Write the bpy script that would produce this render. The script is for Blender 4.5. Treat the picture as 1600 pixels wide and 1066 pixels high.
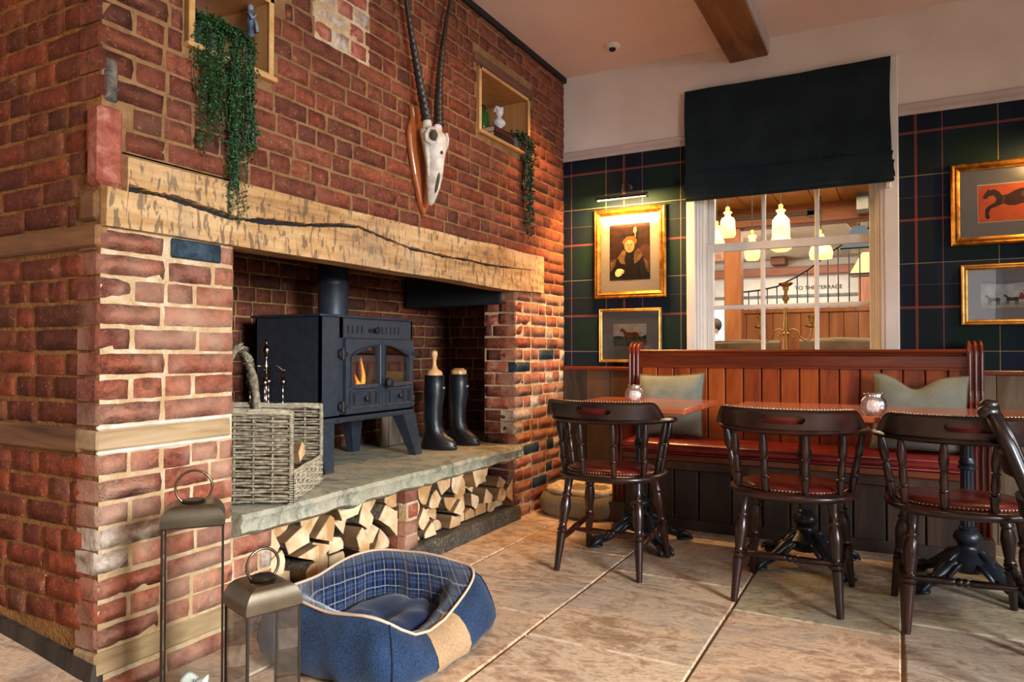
import bpy, math, random
from mathutils import Vector, Matrix, noise, geometry
random.seed(7)
S = bpy.context.scene
for o in list(bpy.data.objects): bpy.data.objects.remove(o)
R = math.radians
COL = S.collection

# ---------------------------------------------------------------- camera, world, lights, exposure
cd = bpy.data.cameras.new('camera'); cam = bpy.data.objects.new('camera', cd); COL.objects.link(cam)
cam.location = (0, 0, 1.0); cam.rotation_euler = (R(90.87), 0, R(28.3))
cd.lens = 1115/1600*36; cd.sensor_width = 36; cd.clip_start = .02; cd.clip_end = 60
S.camera = cam
S.view_settings.view_transform = 'Standard'; S.view_settings.look = 'None'
S.view_settings.gamma = 1; S.view_settings.use_curve_mapping = False
S.view_settings.exposure = 0.42
W = bpy.data.worlds.new('world'); S.world = W; W.use_nodes = True
W.node_tree.nodes['Background'].inputs[0].default_value = (.75, .85, 1, 1)
W.node_tree.nodes['Background'].inputs[1].default_value = .3

def light(kind, name, loc, energy, color, target=None, size=(1, 1), spot=60, blend=.5, rad=.05, spread=180):
    l = bpy.data.lights.new(name, kind); l.energy = energy; l.color = color
    if kind == 'AREA': l.spread = R(spread)
    if kind == 'AREA': l.shape = 'RECTANGLE'; l.size, l.size_y = size
    if kind == 'SPOT': l.spot_size = R(spot); l.spot_blend = blend
    if kind in ('POINT', 'SPOT'): l.shadow_soft_size = rad
    o = bpy.data.objects.new(name, l); COL.objects.link(o); o.location = loc
    if target is not None:
        o.rotation_euler = (Vector(target)-Vector(loc)).to_track_quat('-Z', 'Z').to_euler()
    return o
WARM = (1, .62, .32); SUNW = (1, .93, .84); DAY = (.90, .95, 1)
# daylight through the windows of the right-hand wall and the wall behind the camera
light('AREA', 'daylight_window_right', (3.3, .15, 1.75), 105, DAY, (-2, 1.9, -.75), (1.3, 1.3), spread=85)
light('AREA', 'daylight_window_bar', (3.3, 2.9, 1.7), 14, DAY, (-1, 2.9, .0), (1.1, 1.3), spread=110)
light('AREA', 'daylight_window_rear', (.3, -2.8, 1.7), 4, (1, .93, .85), (.3, 3, .6), (1.8, 1.3), spread=120)
# warm ceiling downlights over the bar floor and in front of the chimney breast
light('SPOT', 'downlight_wall', (-1.45, 3.95, 2.84), 70, (1, .42, .12), (-2.02, 4.1, 1.4), spot=70, blend=.9, rad=.04)
light('SPOT', 'downlight_skull', (-.95, 2.9, 2.84), 26, WARM, (-2.0, 3.0, 1.6), spot=85, blend=1, rad=.05)
light('SPOT', 'downlight_entry', (-2.9, -.2, 2.84), 22, (1, .40, .14), (-2.4, 1.25, 1.1), spot=95, blend=1, rad=.05)
light('SPOT', 'downlight_floor', (-.3, 1.4, 2.84), 24, WARM, (-.7, 1.9, 0), spot=110, blend=1, rad=.08)

# ---------------------------------------------------------------- materials
def c(h):
    h = h.lstrip('#'); f = lambda v: v/12.92 if v <= .04045 else ((v+.055)/1.055)**2.4
    return tuple(f(int(h[i:i+2], 16)/255) for i in (0, 2, 4)) + (1,)

class NT:
    def __init__(s, name):
        s.m = bpy.data.materials.new(name); s.m.use_nodes = True; s.t = s.m.node_tree
        s.b = s.t.nodes['Principled BSDF']; s.out = s.t.nodes['Material Output']
        s.tc = s.n('ShaderNodeTexCoord')
    def n(s, k, **kw):
        x = s.t.nodes.new(k)
        for a, v in kw.items(): setattr(x, a, v)
        return x
    def l(s, a, b): s.t.links.new(a, b)
    def math(s, op, a, b=None, b2=None):
        x = s.n('ShaderNodeMath', operation=op)
        for i, v in enumerate((a, b, b2)):
            if v is None: continue
            if hasattr(v, 'node'): s.l(v, x.inputs[i])
            else: x.inputs[i].default_value = v
        return x.outputs[0]
    def map(s, scale=(1, 1, 1), src='Object', rot=(0, 0, 0)):
        x = s.n('ShaderNodeMapping'); x.inputs['Scale'].default_value = scale; x.inputs['Rotation'].default_value = rot
        if hasattr(src, 'node'): s.l(src, x.inputs[0])
        else: s.l(s.tc.outputs[src], x.inputs[0])
        return x.outputs[0]
    def noise(s, vec, scale=5, detail=4, dist=0, rough=.5):
        x = s.n('ShaderNodeTexNoise'); x.inputs['Scale'].default_value = scale; x.inputs['Detail'].default_value = detail
        x.inputs['Distortion'].default_value = dist; x.inputs['Roughness'].default_value = rough
        s.l(vec, x.inputs['Vector']); return x.outputs['Fac']
    def ramp(s, fac, stops, interp='LINEAR'):
        x = s.n('ShaderNodeValToRGB'); x.color_ramp.interpolation = interp; e = x.color_ramp.elements
        while len(e) < len(stops): e.new(.5)
        for i, (p, col) in enumerate(stops):
            e[i].position = p; e[i].color = c(col) if isinstance(col, str) else (tuple(col)+(1,) if len(col) == 3 else col)
        s.l(fac, x.inputs[0]); return x.outputs[0]
    def mix(s, fac, a, b, mode='MIX'):
        x = s.n('ShaderNodeMix', data_type='RGBA', blend_type=mode)
        for sock, v in ((x.inputs[0], fac), (x.inputs[6], a), (x.inputs[7], b)):
            if hasattr(v, 'node'): s.l(v, sock)
            elif isinstance(v, str): sock.default_value = c(v)
            else: sock.default_value = v
        return x.outputs[2]
    def bump(s, h, strength=.3, dist=.01, prev=None):
        x = s.n('ShaderNodeBump'); x.inputs['Strength'].default_value = strength; x.inputs['Distance'].default_value = dist
        s.l(h, x.inputs['Height'])
        if prev is not None: s.l(prev, x.inputs['Normal'])
        s.l(x.outputs[0], s.b.inputs['Normal']); return x.outputs[0]
    def set(s, **kw):
        N = dict(col='Base Color', rough='Roughness', metal='Metallic', spec='Specular IOR Level', coat='Coat Weight', coatr='Coat Roughness',
                 em='Emission Color', ems='Emission Strength', sheen='Sheen Weight', alpha='Alpha', trans='Transmission Weight', ior='IOR', sss='Subsurface Weight')
        for k, v in kw.items():
            i = s.b.inputs[N[k]]
            if hasattr(v, 'node'): s.l(v, i)
            else: i.default_value = c(v) if isinstance(v, str) else v
        return s.m

def simple(name, col, col2=None, rough=.5, metal=0, scale=8, stretch=(1, 1, 1), bumps=0, bscale=40, detail=4, dist=.005, lo=.35, hi=.65, **kw):
    t = NT(name); v = t.map(stretch)
    if col2: t.set(col=t.ramp(t.noise(v, scale, detail), [(lo, col), (hi, col2)]))
    else: t.set(col=col)
    if bumps: t.bump(t.noise(v, bscale, 4), bumps, dist)
    t.set(rough=rough, metal=metal, **kw); return t.m

def stonebrick(name, a, b, d, scale=16, rough=.9):
    t = NT(name); g = t.n('ShaderNodeNewGeometry'); P = t.map(src=g.outputs['Position']); n = t.noise(P, scale, 6, .6, .7); n3 = t.noise(P, 80, 3)
    col = t.ramp(n, [(.34, a), (.5, b), (.66, d)]); t.set(col=col, rough=rough, spec=.25); t.bump(t.math('ADD', n, t.math('MULTIPLY', n3, .5)), .8, .006); return t.m

def wood(name, cols, axis='z', rough=.45, scale=3, coat=0, bumps=.15, knots=0, ring=.0, spec=.5):
    t = NT(name); st = {'x': (.12, 1, 1), 'y': (1, .12, 1), 'z': (1, 1, .12)}[axis]
    oi = t.n('ShaderNodeObjectInfo'); va = t.n('ShaderNodeVectorMath', operation='ADD'); sc = t.n('ShaderNodeVectorMath', operation='SCALE')
    cm = t.n('ShaderNodeCombineXYZ')
    for i in range(3): t.l(oi.outputs['Random'], cm.inputs[i])
    t.l(cm.outputs[0], sc.inputs[0]); sc.inputs[3].default_value = 17
    t.l(t.tc.outputs['Object'], va.inputs[0]); t.l(sc.outputs[0], va.inputs[1])
    v = t.map(st, va.outputs[0])
    n1 = t.noise(v, scale*6, 6, .6, .6); n2 = t.noise(v, scale*1.2, 3, 1.2)
    f = t.math('ADD', t.math('MULTIPLY', n1, .6), t.math('MULTIPLY', n2, .5))
    f = t.math('ADD', f, t.math('MULTIPLY', t.math('SUBTRACT', oi.outputs['Random'], .5), .12))
    k = len(cols); col = t.ramp(f, [(.36+.34*i/(k-1), x) for i, x in enumerate(cols)])
    if knots:
        vo = t.n('ShaderNodeTexVoronoi'); vo.inputs['Scale'].default_value = knots; t.l(t.map({'x': (.5, 1, 1), 'y': (1, .5, 1), 'z': (1, 1, .5)}[axis], va.outputs[0]), vo.inputs['Vector'])
        col = t.mix(t.ramp(vo.outputs['Distance'], [(.03, (1, 1, 1)), (.12, (0, 0, 0))]), col, cols[0])
    t.set(col=col, rough=rough, coat=coat, coatr=.15, spec=spec); t.bump(n1, bumps, .004); return t.m

def brickmat(name, stops, wash=0, washcol='#c9b8a4', val=1.0):
    t = NT(name); oi = t.n('ShaderNodeObjectInfo'); g = t.n('ShaderNodeNewGeometry')
    r = t.math('FRACT', t.math('ADD', t.math('MULTIPLY', oi.outputs['Random'], 7.31), t.math('MULTIPLY', g.outputs['Random Per Island'], 3.7)))
    col = t.ramp(r, [(i/(len(stops)), s) for i, s in enumerate(stops)], 'LINEAR')
    P = g.outputs['Position']
    n = t.noise(t.map(src=P), 22, 6, .6, .7); n2 = t.noise(t.map(src=P), 5, 4, .5)
    n3 = t.noise(t.map(src=P), 90, 4, 0, .7); n4 = t.noise(t.map((1, 1, 2), P), 9, 5, 1.0, .6); n5 = t.noise(t.map(src=P), 1.3, 3)
    col = t.mix(t.ramp(n, [(.34, (.75, .75, .75)), (.54, (0, 0, 0))]), col, '#45221a')
    col = t.mix(t.ramp(n4, [(.55, (0, 0, 0)), (.70, (.6, .6, .6))]), col, '#5a3a30')
    col = t.mix(t.ramp(n, [(.60, (0, 0, 0)), (.72, (.7, .7, .7))]), col, '#b98660')
    col = t.mix(t.ramp(n3, [(.60, (0, 0, 0)), (.70, (.55, .55, .55))]), col, '#d0b090')
    col = t.mix(t.ramp(n5, [(.40, (.35, .35, .35)), (.6, (0, 0, 0))]), col, '#5e3426')
    if wash: col = t.mix(t.ramp(n2, [(.5-.15*wash, (0, 0, 0)), (.72, (.62*wash,)*3)]), col, washcol)
    t.set(col=col, rough=.88, spec=.25); t.bump(t.math('ADD', n, t.math('MULTIPLY', n3, .6)), .9, .007); return t.m

def mortarmat(name, a, b, d='#a98a60'):
    t = NT(name); g = t.n('ShaderNodeNewGeometry'); P = t.map(src=g.outputs['Position'])
    n = t.noise(P, 14, 6, .4, .7); n2 = t.noise(P, 90, 3); n3 = t.noise(P, 2.5, 3)
    col = t.ramp(n, [(.3, d), (.5, a), (.7, b)]); col = t.mix(t.ramp(n3, [(.4, (0, 0, 0)), (.7, (.4,)*3)]), col, d)
    t.set(col=col, rough=.95, spec=.15); t.bump(t.math('ADD', n, t.math('MULTIPLY', n2, .6)), .9, .012); return t.m

def stripe(t, co, cen, per, w, soft=.0):
    f = t.math('FRACT', t.math('ADD', t.math('DIVIDE', t.math('SUBTRACT', co, cen), per), .5))
    d = t.math('MULTIPLY', t.math('ABSOLUTE', t.math('SUBTRACT', f, .5)), per)
    return t.math('LESS_THAN', d, w/2)

def tartan(name, x0):
    t = NT(name); g = t.n('ShaderNodeNewGeometry'); s = t.n('ShaderNodeSeparateXYZ'); t.l(g.outputs['Position'], s.inputs[0])
    X, Z = s.outputs[0], s.outputs[2]
    v = t.math('MULTIPLY', stripe(t, X, x0+.27, .5, .20), .5); h = t.math('MULTIPLY', stripe(t, Z, 1.60, .48, .19), .5)
    green = t.math('ADD', v, h)
    col = t.ramp(green, [(0, '#081a30'), (.5, '#071d26'), (1, '#07221c')])
    blk = t.math('ADD', t.math('MULTIPLY', stripe(t, X, x0+.02, .5, .16), .5), t.math('MULTIPLY', stripe(t, Z, 1.30, .48, .13), .5))
    col = t.mix(t.math('MULTIPLY', blk, .62), col, '#03070d')
    twill = t.noise(t.map((1, 1, 1), g.outputs['Position'], (0, R(45), 0)), 420, 1)
    for co, cen, per, w, cc, a in ((X, x0, .5, .013, '#8a4234', .6), (Z, 1.722, .48, .014, '#8a4a38', .5), (X, x0+.125, .5, .004, '#8d5a44', .7),
                                   (X, x0-.125, .5, .004, '#a89a5c', .5), (Z, 1.483, .48, .004, '#a8a06a', .5), (Z, 1.845, .48, .003, '#6d4c34', .5)):
        col = t.mix(t.math('MULTIPLY', stripe(t, co, cen, per, w), a), col, cc)
    t.set(col=col, rough=.75, spec=.25); t.bump(twill, .2, .001); return t.m

def tartan_cloth(name, cols, k=1.0):
    t = NT(name); s = t.n('ShaderNodeSeparateXYZ'); t.l(t.tc.outputs['Object'], s.inputs[0])
    X = t.math('ADD', s.outputs[0], s.outputs[1]); Z = s.outputs[2]
    P = .085*k
    a = t.math('ADD', t.math('MULTIPLY', stripe(t, X, 0, P, .034*k), .5), t.math('MULTIPLY', stripe(t, Z, .01, P, .034*k), .5))
    col = t.ramp(a, [(0, cols[0]), (.5, cols[1]), (1, cols[2])])
    for co, cen, w, cc, al in ((X, .042*k, .006, cols[3], .8), (Z, .052*k, .006, cols[3], .8), (X, .0, .005, cols[4], .8), (Z, .01, .005, cols[4], .8)):
        col = t.mix(t.math('MULTIPLY', stripe(t, co, cen, P, w*k), al), col, cols[3] if cc is cols[3] else cols[4])
    n = t.noise(t.map(), 300, 2); t.set(col=col, rough=.95, spec=.1, sheen=.3); t.bump(n, .3, .001); return t.m

def fabric(name, a, b, scale=260, rough=.95, big=6, sheen=.3, w=.6):
    t = NT(name); v = t.map(); n = t.noise(v, scale, 2); n2 = t.noise(v, big, 4)
    f = t.math('ADD', t.math('MULTIPLY', n, w), t.math('MULTIPLY', n2, 1-w))
    t.set(col=t.ramp(f, [(.38, a), (.62, b)]), rough=rough, sheen=sheen*.4, spec=.08); t.bump(n, .3, .0012); return t.m

def glassmat(name, tint=(1, 1, 1, 1), refl=.12, rough=.0):
    t = NT(name); a = t.n('ShaderNodeBsdfTransparent'); a.inputs[0].default_value = tint
    b = t.n('ShaderNodeBsdfGlossy'); b.inputs['Roughness'].default_value = rough
    fr = t.n('ShaderNodeFresnel'); fr.inputs[0].default_value = 1.45
    f = t.math('ADD', fr.outputs[0], refl-.04); f = t.math('MINIMUM', f, .85)
    m = t.n('ShaderNodeMixShader'); t.l(f, m.inputs[0]); t.l(a.outputs[0], m.inputs[1]); t.l(b.outputs[0], m.inputs[2])
    t.l(m.outputs[0], t.out.inputs[0]); return t.m

def emis(name, col, s):
    return NT(name).set(col=col, em=col, ems=s, rough=.6)

M = {}
BR = ['#7c3a24', '#914a31', '#66301f', '#9a543a', '#7d402b', '#532f26', '#874730', '#6b392b', '#7c3a24']
M['brick'] = brickmat('brick_red', BR, .22, '#9c7458')
M['brick_side'] = brickmat('brick_side_red', ['#8a3f22', '#9b4a28', '#662d1a', '#7a3820', '#8a5030', '#54291a', '#8a3f22'], .12, '#8d6444')
M['brick_pier'] = brickmat('brick_daylit', ['#a5573f', '#b5664a', '#914c3a', '#ad6246', '#9a5748', '#7f453a', '#ba6645', '#a5573f'], .8, '#ccac90')  # lime-washed pier bricks, with daylight put into the paler pink tone
M['brick_pier_r'] = brickmat('brick_warm_lit', ['#a25236', '#b56746', '#8a4430', '#ad6f50', '#9b5c42', '#6f4236', '#a25236'], .7, '#bb9c80')  # right pier bricks, the warm light is put into their lighter orange
M['brick_dark'] = brickmat('brick_hearth', ['#80402c', '#924c34', '#5f3326', '#70392a', '#4c2c26', '#80402c'], .2, '#7d6050')
M['brick_blue'] = stonebrick('brick_blue', '#161f26', '#24323c', '#3a4c58', 14, .5)
M['brick_white'] = stonebrick('brick_limed', '#8a6a58', '#b5a08c', '#cfc4b2')
M['brick_salmon'] = stonebrick('brick_salmon', '#7d3f30', '#9c5644', '#b3806a')
M['mortar'] = mortarmat('mortar', '#8c6844', '#9c7850', '#6e4e34')
M['mortar_pier'] = mortarmat('mortar_pier', '#c4a880', '#ddd0b8', '#ac8a60')
M['mortar_side'] = mortarmat('mortar_side', '#94683a', '#a87c48', '#6e4a2c')
M['mortar_dark'] = mortarmat('mortar_dark', '#a07f4e', '#b08c5a', '#6a5034')
M['cement'] = stonebrick('old_cement', '#2e2f30', '#565048', '#8d7a62')
M['lintelbrown'] = wood('old_lintel', ['#3c2218', '#5c3626', '#704734'], 'y', .85, 3, bumps=.6)
M['lime'] = simple('lime_putty', '#d8d0c2', '#c2b49c', rough=.95, scale=20, bumps=.6, bscale=40)
M['oak'] = wood('oak_beam', ['#7b5a38', '#a9824f', '#c09a66', '#cfae7c'], 'y', .7, 2.2, bumps=.5)
M['oak_old'] = wood('oak_weathered', ['#5e4730', '#8a6c48', '#a98d66', '#b9a080'], 'y', .85, 3, bumps=.6)
M['oak_side'] = wood('oak_side', ['#4a3018', '#7a5230', '#9a6d40'], 'x', .85, 3, bumps=.6)
M['pine'] = wood('pine', ['#a87843', '#c89a5e', '#d9b27a'], 'y', .5, 3, bumps=.08)
M['pine_in'] = wood('pine_inner', ['#8d5e34', '#a8763f', '#b98a52'], 'z', .55, 3, bumps=.08)
M['dkwood'] = wood('dark_turned_wood', ['#0f0503', '#1f0b07', '#33140c'], 'z', .3, 3, coat=.22, bumps=.05)
M['dkwoodx'] = wood('dark_rail_wood', ['#0f0503', '#1f0b07', '#33140c'], 'x', .32, 3, coat=.22, bumps=.05)
M['mahog'] = wood('settle_wood', ['#64220a', '#a04310', '#bd5e1e'], 'z', .38, 2.5, coat=.3, bumps=.06)
M['mahogx'] = wood('settle_rail_wood', ['#451708', '#712b10', '#8e3f1b'], 'x', .32, 2.5, coat=.4, bumps=.06)
M['mahogd'] = wood('settle_end_wood', ['#3a120a', '#5e2012', '#7a2f1a'], 'z', .28, 2.5, coat=.5, bumps=.05)
M['tablewood'] = wood('table_top_wood', ['#8f4229', '#ad5736', '#bd6643'], 'x', .22, 2, coat=.5, bumps=.03)
M['reclaimed'] = wood('reclaimed_board', ['#120e0b', '#2c221a', '#483a2c', '#5e3c26'], 'z', .75, 2.2, bumps=.5, knots=2.2)
M['reclaimed_lt'] = wood('reclaimed_board_pale', ['#2a241e', '#564a3c', '#7c6e5a', '#6b5238'], 'z', .8, 2.2, bumps=.5, knots=2.2)
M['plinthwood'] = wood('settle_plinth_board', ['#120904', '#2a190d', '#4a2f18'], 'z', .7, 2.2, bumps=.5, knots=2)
M['ceilbeam'] = wood('ceiling_beam_wood', ['#3c2213', '#6e4424', '#93653c'], 'y', .6, 2, bumps=.3)
M['redwood'] = wood('far_red_timber', ['#542a18', '#7b4326', '#95593a'], 'x', .5, 2, bumps=.1)
M['redwoodz'] = wood('far_red_post', ['#6b3a1e', '#8f5630', '#a97144'], 'z', .5, 2, bumps=.1)
M['farboard'] = wood('far_ceiling_board', ['#7a4a22', '#a06c34', '#b98548'], 'y', .5, 2, bumps=.1)
M['farpanel'] = wood('far_partition_board', ['#6e3a1e', '#955a34', '#ad7446'], 'z', .5, 2, bumps=.1, knots=3)
M['plaster'] = simple('plaster_white', '#e2d9cf', '#d6cbbf', rough=.9, scale=2.5, bumps=.1, bscale=30)
M['ceiling'] = simple('ceiling_paint', '#ead6cc', '#e2cdc3', rough=.9, scale=2)
M['white'] = simple('white_gloss_paint', '#e4e0da', '#d9d4cc', rough=.35, scale=5, bumps=.05, bscale=20)
M['trimw'] = simple('picture_rail_paint', '#bdb2ab', '#b2a8a0', rough=.5)
M['cream'] = simple('far_cream_plaster', '#d2c4ac', '#c8b89c', rough=.9)
M['farwhite'] = simple('far_white_plaster', '#cfc9bf', '#c4beb4', rough=.9)
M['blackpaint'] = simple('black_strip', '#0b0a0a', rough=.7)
M['stove'] = simple('stove_iron', '#232a33', '#2b343e', rough=.42, scale=30, bumps=.15, bscale=200, spec=.5)
M['stove_dk'] = simple('stove_black_iron', '#06080b', rough=.6)  # black iron of knobs and hinges, also the painted dark of the slots
M['iron'] = simple('cast_iron', '#10151b', '#18202a', rough=.35, bumps=.1, bscale=120)
M['soot_black'] = simple('soot_black_matt', '#0a0d12', '#14181e', rough=.8, scale=10, bumps=.3)
M['firebrick'] = simple('firebrick', '#b3835f', '#8a6247', rough=.9, scale=15)
M['firebrick_lt'] = simple('pale_firebrick', '#c9a080', '#a87c5c', rough=.9, scale=15)
M['flame'] = emis('flame', '#ff9838', 9)
M['stone'] = None
M['wicker'] = simple('wicker', '#6f6450', '#a0937a', rough=.75, scale=60, detail=2)
M['wicker_lt'] = simple('wicker_pale', '#94896e', '#b8ac92', rough=.75, scale=60)
M['bark'] = simple('bark', '#3d3224', '#6d5f4a', rough=.95, scale=40, bumps=1, bscale=60, dist=.01)
def logend(name, a, b, d):
    t = NT(name); v = t.map((.15, 1, 1)); oi = t.n('ShaderNodeObjectInfo')
    n = t.noise(t.map((1, 1, 1)), 14, 5, .5); w = t.n('ShaderNodeTexWave', wave_type='RINGS', rings_direction='X'); w.inputs['Scale'].default_value = 22; w.inputs['Distortion'].default_value = 3; w.inputs['Detail'].default_value = 2
    t.l(v, w.inputs[0]); f = t.math('ADD', t.math('MULTIPLY', n, .8), t.math('MULTIPLY', w.outputs[1], .05)); f = t.math('ADD', f, t.math('MULTIPLY', t.math('SUBTRACT', oi.outputs['Random'], .5), .3))
    t.set(col=t.ramp(f, [(.3, d), (.45, a), (.65, b)]), rough=.85); t.bump(w.outputs[1], .25, .002); return t.m
M['logend'] = logend('split_wood_pale', '#d4b083', '#ecd4ac', '#b98a55')
M['logside'] = simple('split_wood_side', '#5e4228', '#8f6c44', rough=.9, scale=12, stretch=(.15, 1, 1), bumps=.5)
M['leather_red'] = simple('red_leather', '#4f1210', '#66201a', rough=.3, scale=10, bumps=.12, bscale=120, coat=.2)
M['leather_bench'] = simple('bench_red_leather', '#651414', '#7c211c', rough=.33, scale=10, bumps=.15, bscale=110, coat=.2)
M['brass'] = simple('brass', '#a8824a', '#8a6a3c', rough=.3, metal=1, scale=30)
M['dkwood_shaded'] = wood('shaded_dark_wood', ['#080403', '#120806', '#1e0e0a'], 'z', .35, 3, coat=.15, bumps=.05)  # dark chair wood with the shade on it put into the colour
M['nail'] = simple('nail_head_brass', '#c9a98a', rough=.3, metal=1)
M['gilt'] = simple('gilt_frame', '#a8742c', '#6e4518', rough=.38, metal=.85, scale=25, bumps=.2, bscale=50)
M['gilt_lt'] = simple('pale_gilt', '#d0a860', '#b08440', rough=.35, metal=.8, scale=25)
M['bronze'] = simple('antique_brass_sheet', '#5a4f40', '#7a6e5b', rough=.3, metal=.95, scale=6, bumps=.05)
M['ltframe'] = simple('dark_bronze_frame', '#3a332b', rough=.4, metal=.8)
M['wax'] = simple('candle_wax', '#e9e6dc', rough=.5, sss=.2)
M['glass'] = glassmat('lantern_glass', (.97, .98, .97, 1), .03)
M['winglass'] = glassmat('window_glass', (1, 1, 1, 1), .01)
M['picglass'] = glassmat('picture_glass', (1, 1, 1, 1), .045)
M['stoveglass'] = glassmat('stove_glass', (.85, .82, .78, 1), .05)
M['bottle'] = NT('green_glass').set(col='#1d5a22', rough=.08, coat=.6)
M['bone'] = simple('bone', '#ddd7cc', '#b5a994', rough=.7, scale=22, bumps=.4, bscale=30)
M['hole'] = simple('bone_socket', '#4a3c30', rough=.9)
M['horn'] = simple('horn', '#1d1916', '#2d2722', rough=.4, scale=20, bumps=.2)
M['plaque'] = wood('plaque_wood', ['#7a3a18', '#a55a28', '#bd7338'], 'z', .35, 3, coat=.4)
M['leaf'] = simple('leaf_green', '#0f3014', '#25541f', rough=.5, scale=60, detail=2)
M['leaf_dk'] = simple('leaf_dark', '#122a18', '#24452a', rough=.45, scale=60, detail=2)
M['pot'] = simple('pot_grey', '#6f7470', '#5b605c', rough=.6)
M['bust'] = simple('white_bust', '#d6d2d2', '#c4c0c0', rough=.5, bumps=.3)
M['bookred'] = simple('book_red', '#4e1712', rough=.5)
M['bookdk'] = simple('book_dark', '#1d1010', rough=.5)
M['bookpg'] = simple('book_pages', '#b8a68c', rough=.9)
M['figb'] = simple('figurine_blue', '#28354a', '#5a6578', rough=.4, scale=30)
M['figw'] = simple('figurine_white', '#7f838c', rough=.4)
M['rubber'] = simple('boot_rubber', '#0d1319', '#161e26', rough=.32, scale=10, bumps=.15, bscale=60, coat=.2)
M['bootdk'] = simple('boot_foot', '#130f10', '#1b1718', rough=.35, bumps=.1)
M['beech'] = wood('boot_tree_beech', ['#b07a45', '#cf9c62', '#ddb17c'], 'z', .4, 4, coat=.2)
M['denim'] = fabric('denim', '#1a2536', '#2b3f5c', 200, big=9)
M['denim_in'] = fabric('denim_dark', '#141f36', '#222f4c', 200, big=12)
M['piping'] = simple('cream_piping', '#c9a88e', rough=.8)
M['patch'] = fabric('tan_patch', '#8f7050', '#a98a66', 150)
M['plaid_in'] = tartan_cloth('bed_tartan', ['#0a1024', '#1b2b4c', '#34445e', '#76808a', '#050812'], .62)
M['tanbed'] = fabric('tan_bed_canvas', '#6e6250', '#8a7c62', 120)
M['fleece'] = fabric('cream_fleece', '#b59f80', '#d6c5a6', 40, big=20)
M['cushion'] = fabric('sage_tweed', '#6a7066', '#888c80', 300, big=8)
M['cushion_pipe'] = simple('olive_piping', '#5d5a3c', rough=.8)
M['blind'] = fabric('blind_cloth', '#141e21', '#253135', 260, big=5, sheen=.1)
M['mount_w'] = simple('mount_board_cream', '#d8ccb8', rough=.8)
M['mount_g'] = simple('mount_board_grey', '#7e8286', rough=.8)
M['metalgrey'] = simple('steel_plate', '#6f7376', '#54585a', rough=.4, metal=.7)
M['copper'] = simple('shiny_steel', '#9a8c80', rough=.2, metal=1)
def lampglass():
    t = NT('lit_pendant_glass'); w = t.n('ShaderNodeTexVoronoi'); w.inputs['Scale'].default_value = 45; t.l(t.map((1, 1, .35)), w.inputs['Vector'])
    t.set(col='#f0cf80', em='#ffd074', ems=t.math('MULTIPLY_ADD', w.outputs['Distance'], 2.2, .35), rough=.2); return t.m
M['lampglass'] = lampglass()
M['shade_blue'] = emis('lit_blue_shade', '#7f939a', .35)
M['shade_cream'] = emis('lit_cream_shade', '#f0cf90', .9)
M['doorlight'] = emis('daylit_doorway', '#eef0ee', 2.0)
M['lamp'] = emis('picture_light_bulb', '#ffd890', 12)
M['skin'] = simple('skin', '#b98a70', rough=.6); M['hair'] = simple('brown_hair', '#1d1511', '#2e2119', rough=.6, scale=60)
M['shirt'] = simple('pale_blue_shirt', '#9aa8b8', rough=.9); M['trouser'] = simple('dark_trousers', '#20242c', rough=.9)
M['tubleather'] = simple('brown_leather', '#3a2c1e', '#4f3e2c', rough=.4, scale=12)
M['jarglass'] = glassmat('pressed_jar_glass', (1, .96, .95, 1), .45, .2)
M['jarglow'] = emis('jar_lift_glow', '#f4ddd4', .9)  # glow added to the candle body to lighten the jar glass

def stonemat(name, cols, patch='#7d7a70', pamt=.5):
    t = NT(name); g = t.n('ShaderNodeNewGeometry'); P = t.map(src=g.outputs['Position']); oi = t.n('ShaderNodeObjectInfo')
    d = t.noise(P, 1.6, 5, 1.5, .6); d2 = t.noise(t.map((1, 2.2, 1), g.outputs['Position']), 4.5, 6, 2.2, .6)
    f = t.math('ADD', t.math('MULTIPLY', d, .5), t.math('MULTIPLY', d2, .5))
    f = t.math('ADD', f, t.math('MULTIPLY', t.math('SUBTRACT', t.noise(P, 26, 5, 1.0, .7), .5), .35)); col = t.ramp(f, [(.38+.24*i/(len(cols)-1), x) for i, x in enumerate(cols)])
    col = t.mix(.55, col, oi.outputs['Color'], 'MULTIPLY') if False else col
    tint = t.n('ShaderNodeMix', data_type='RGBA', blend_type='MULTIPLY'); tint.inputs[0].default_value = 1
    t.l(col, tint.inputs[6]); t.l(oi.outputs['Color'], tint.inputs[7]); col = tint.outputs[2]
    col = t.mix(t.math('MULTIPLY', t.ramp(t.noise(P, 2.3, 4, .6), [(.5, (0, 0, 0)), (.66, (1, 1, 1))]), pamt), col, patch)
    w = t.n('ShaderNodeTexWave', bands_direction='Y'); w.inputs['Scale'].default_value = 2.2; w.inputs['Distortion'].default_value = 22; w.inputs['Detail'].default_value = 4; w.inputs['Detail Scale'].default_value = 1.2
    t.l(P, w.inputs[0]); n = t.noise(P, 60, 4)
    warp = t.noise(P, 3.2, 5, 2.6, .55); terr = t.math('SNAP', warp, .055); w.inputs['Scale'].default_value = 2.2
    h = t.math('ADD', t.math('MULTIPLY', terr, 3.0), t.math('ADD', t.math('MULTIPLY', d2, 1.0), t.math('MULTIPLY', n, .25)))
    edge = t.math('LESS_THAN', t.math('FRACT', t.math('DIVIDE', warp, .055)), .10); col = t.mix(t.math('MULTIPLY', edge, .38), col, '#cdb08c')
    t.set(col=col, rough=t.math('ADD', .42, t.math('MULTIPLY', n, .3)), spec=.4); t.bump(h, .55, .012); return t.m
M['flag'] = stonemat('sandstone_flag', ['#8f7159', '#b39376', '#d4b898', '#ad8f72'], '#938f86', .5)
M['grout'] = simple('floor_grout', '#a08a70', '#8a765e', rough=.95, scale=30, bumps=.3)
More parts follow.
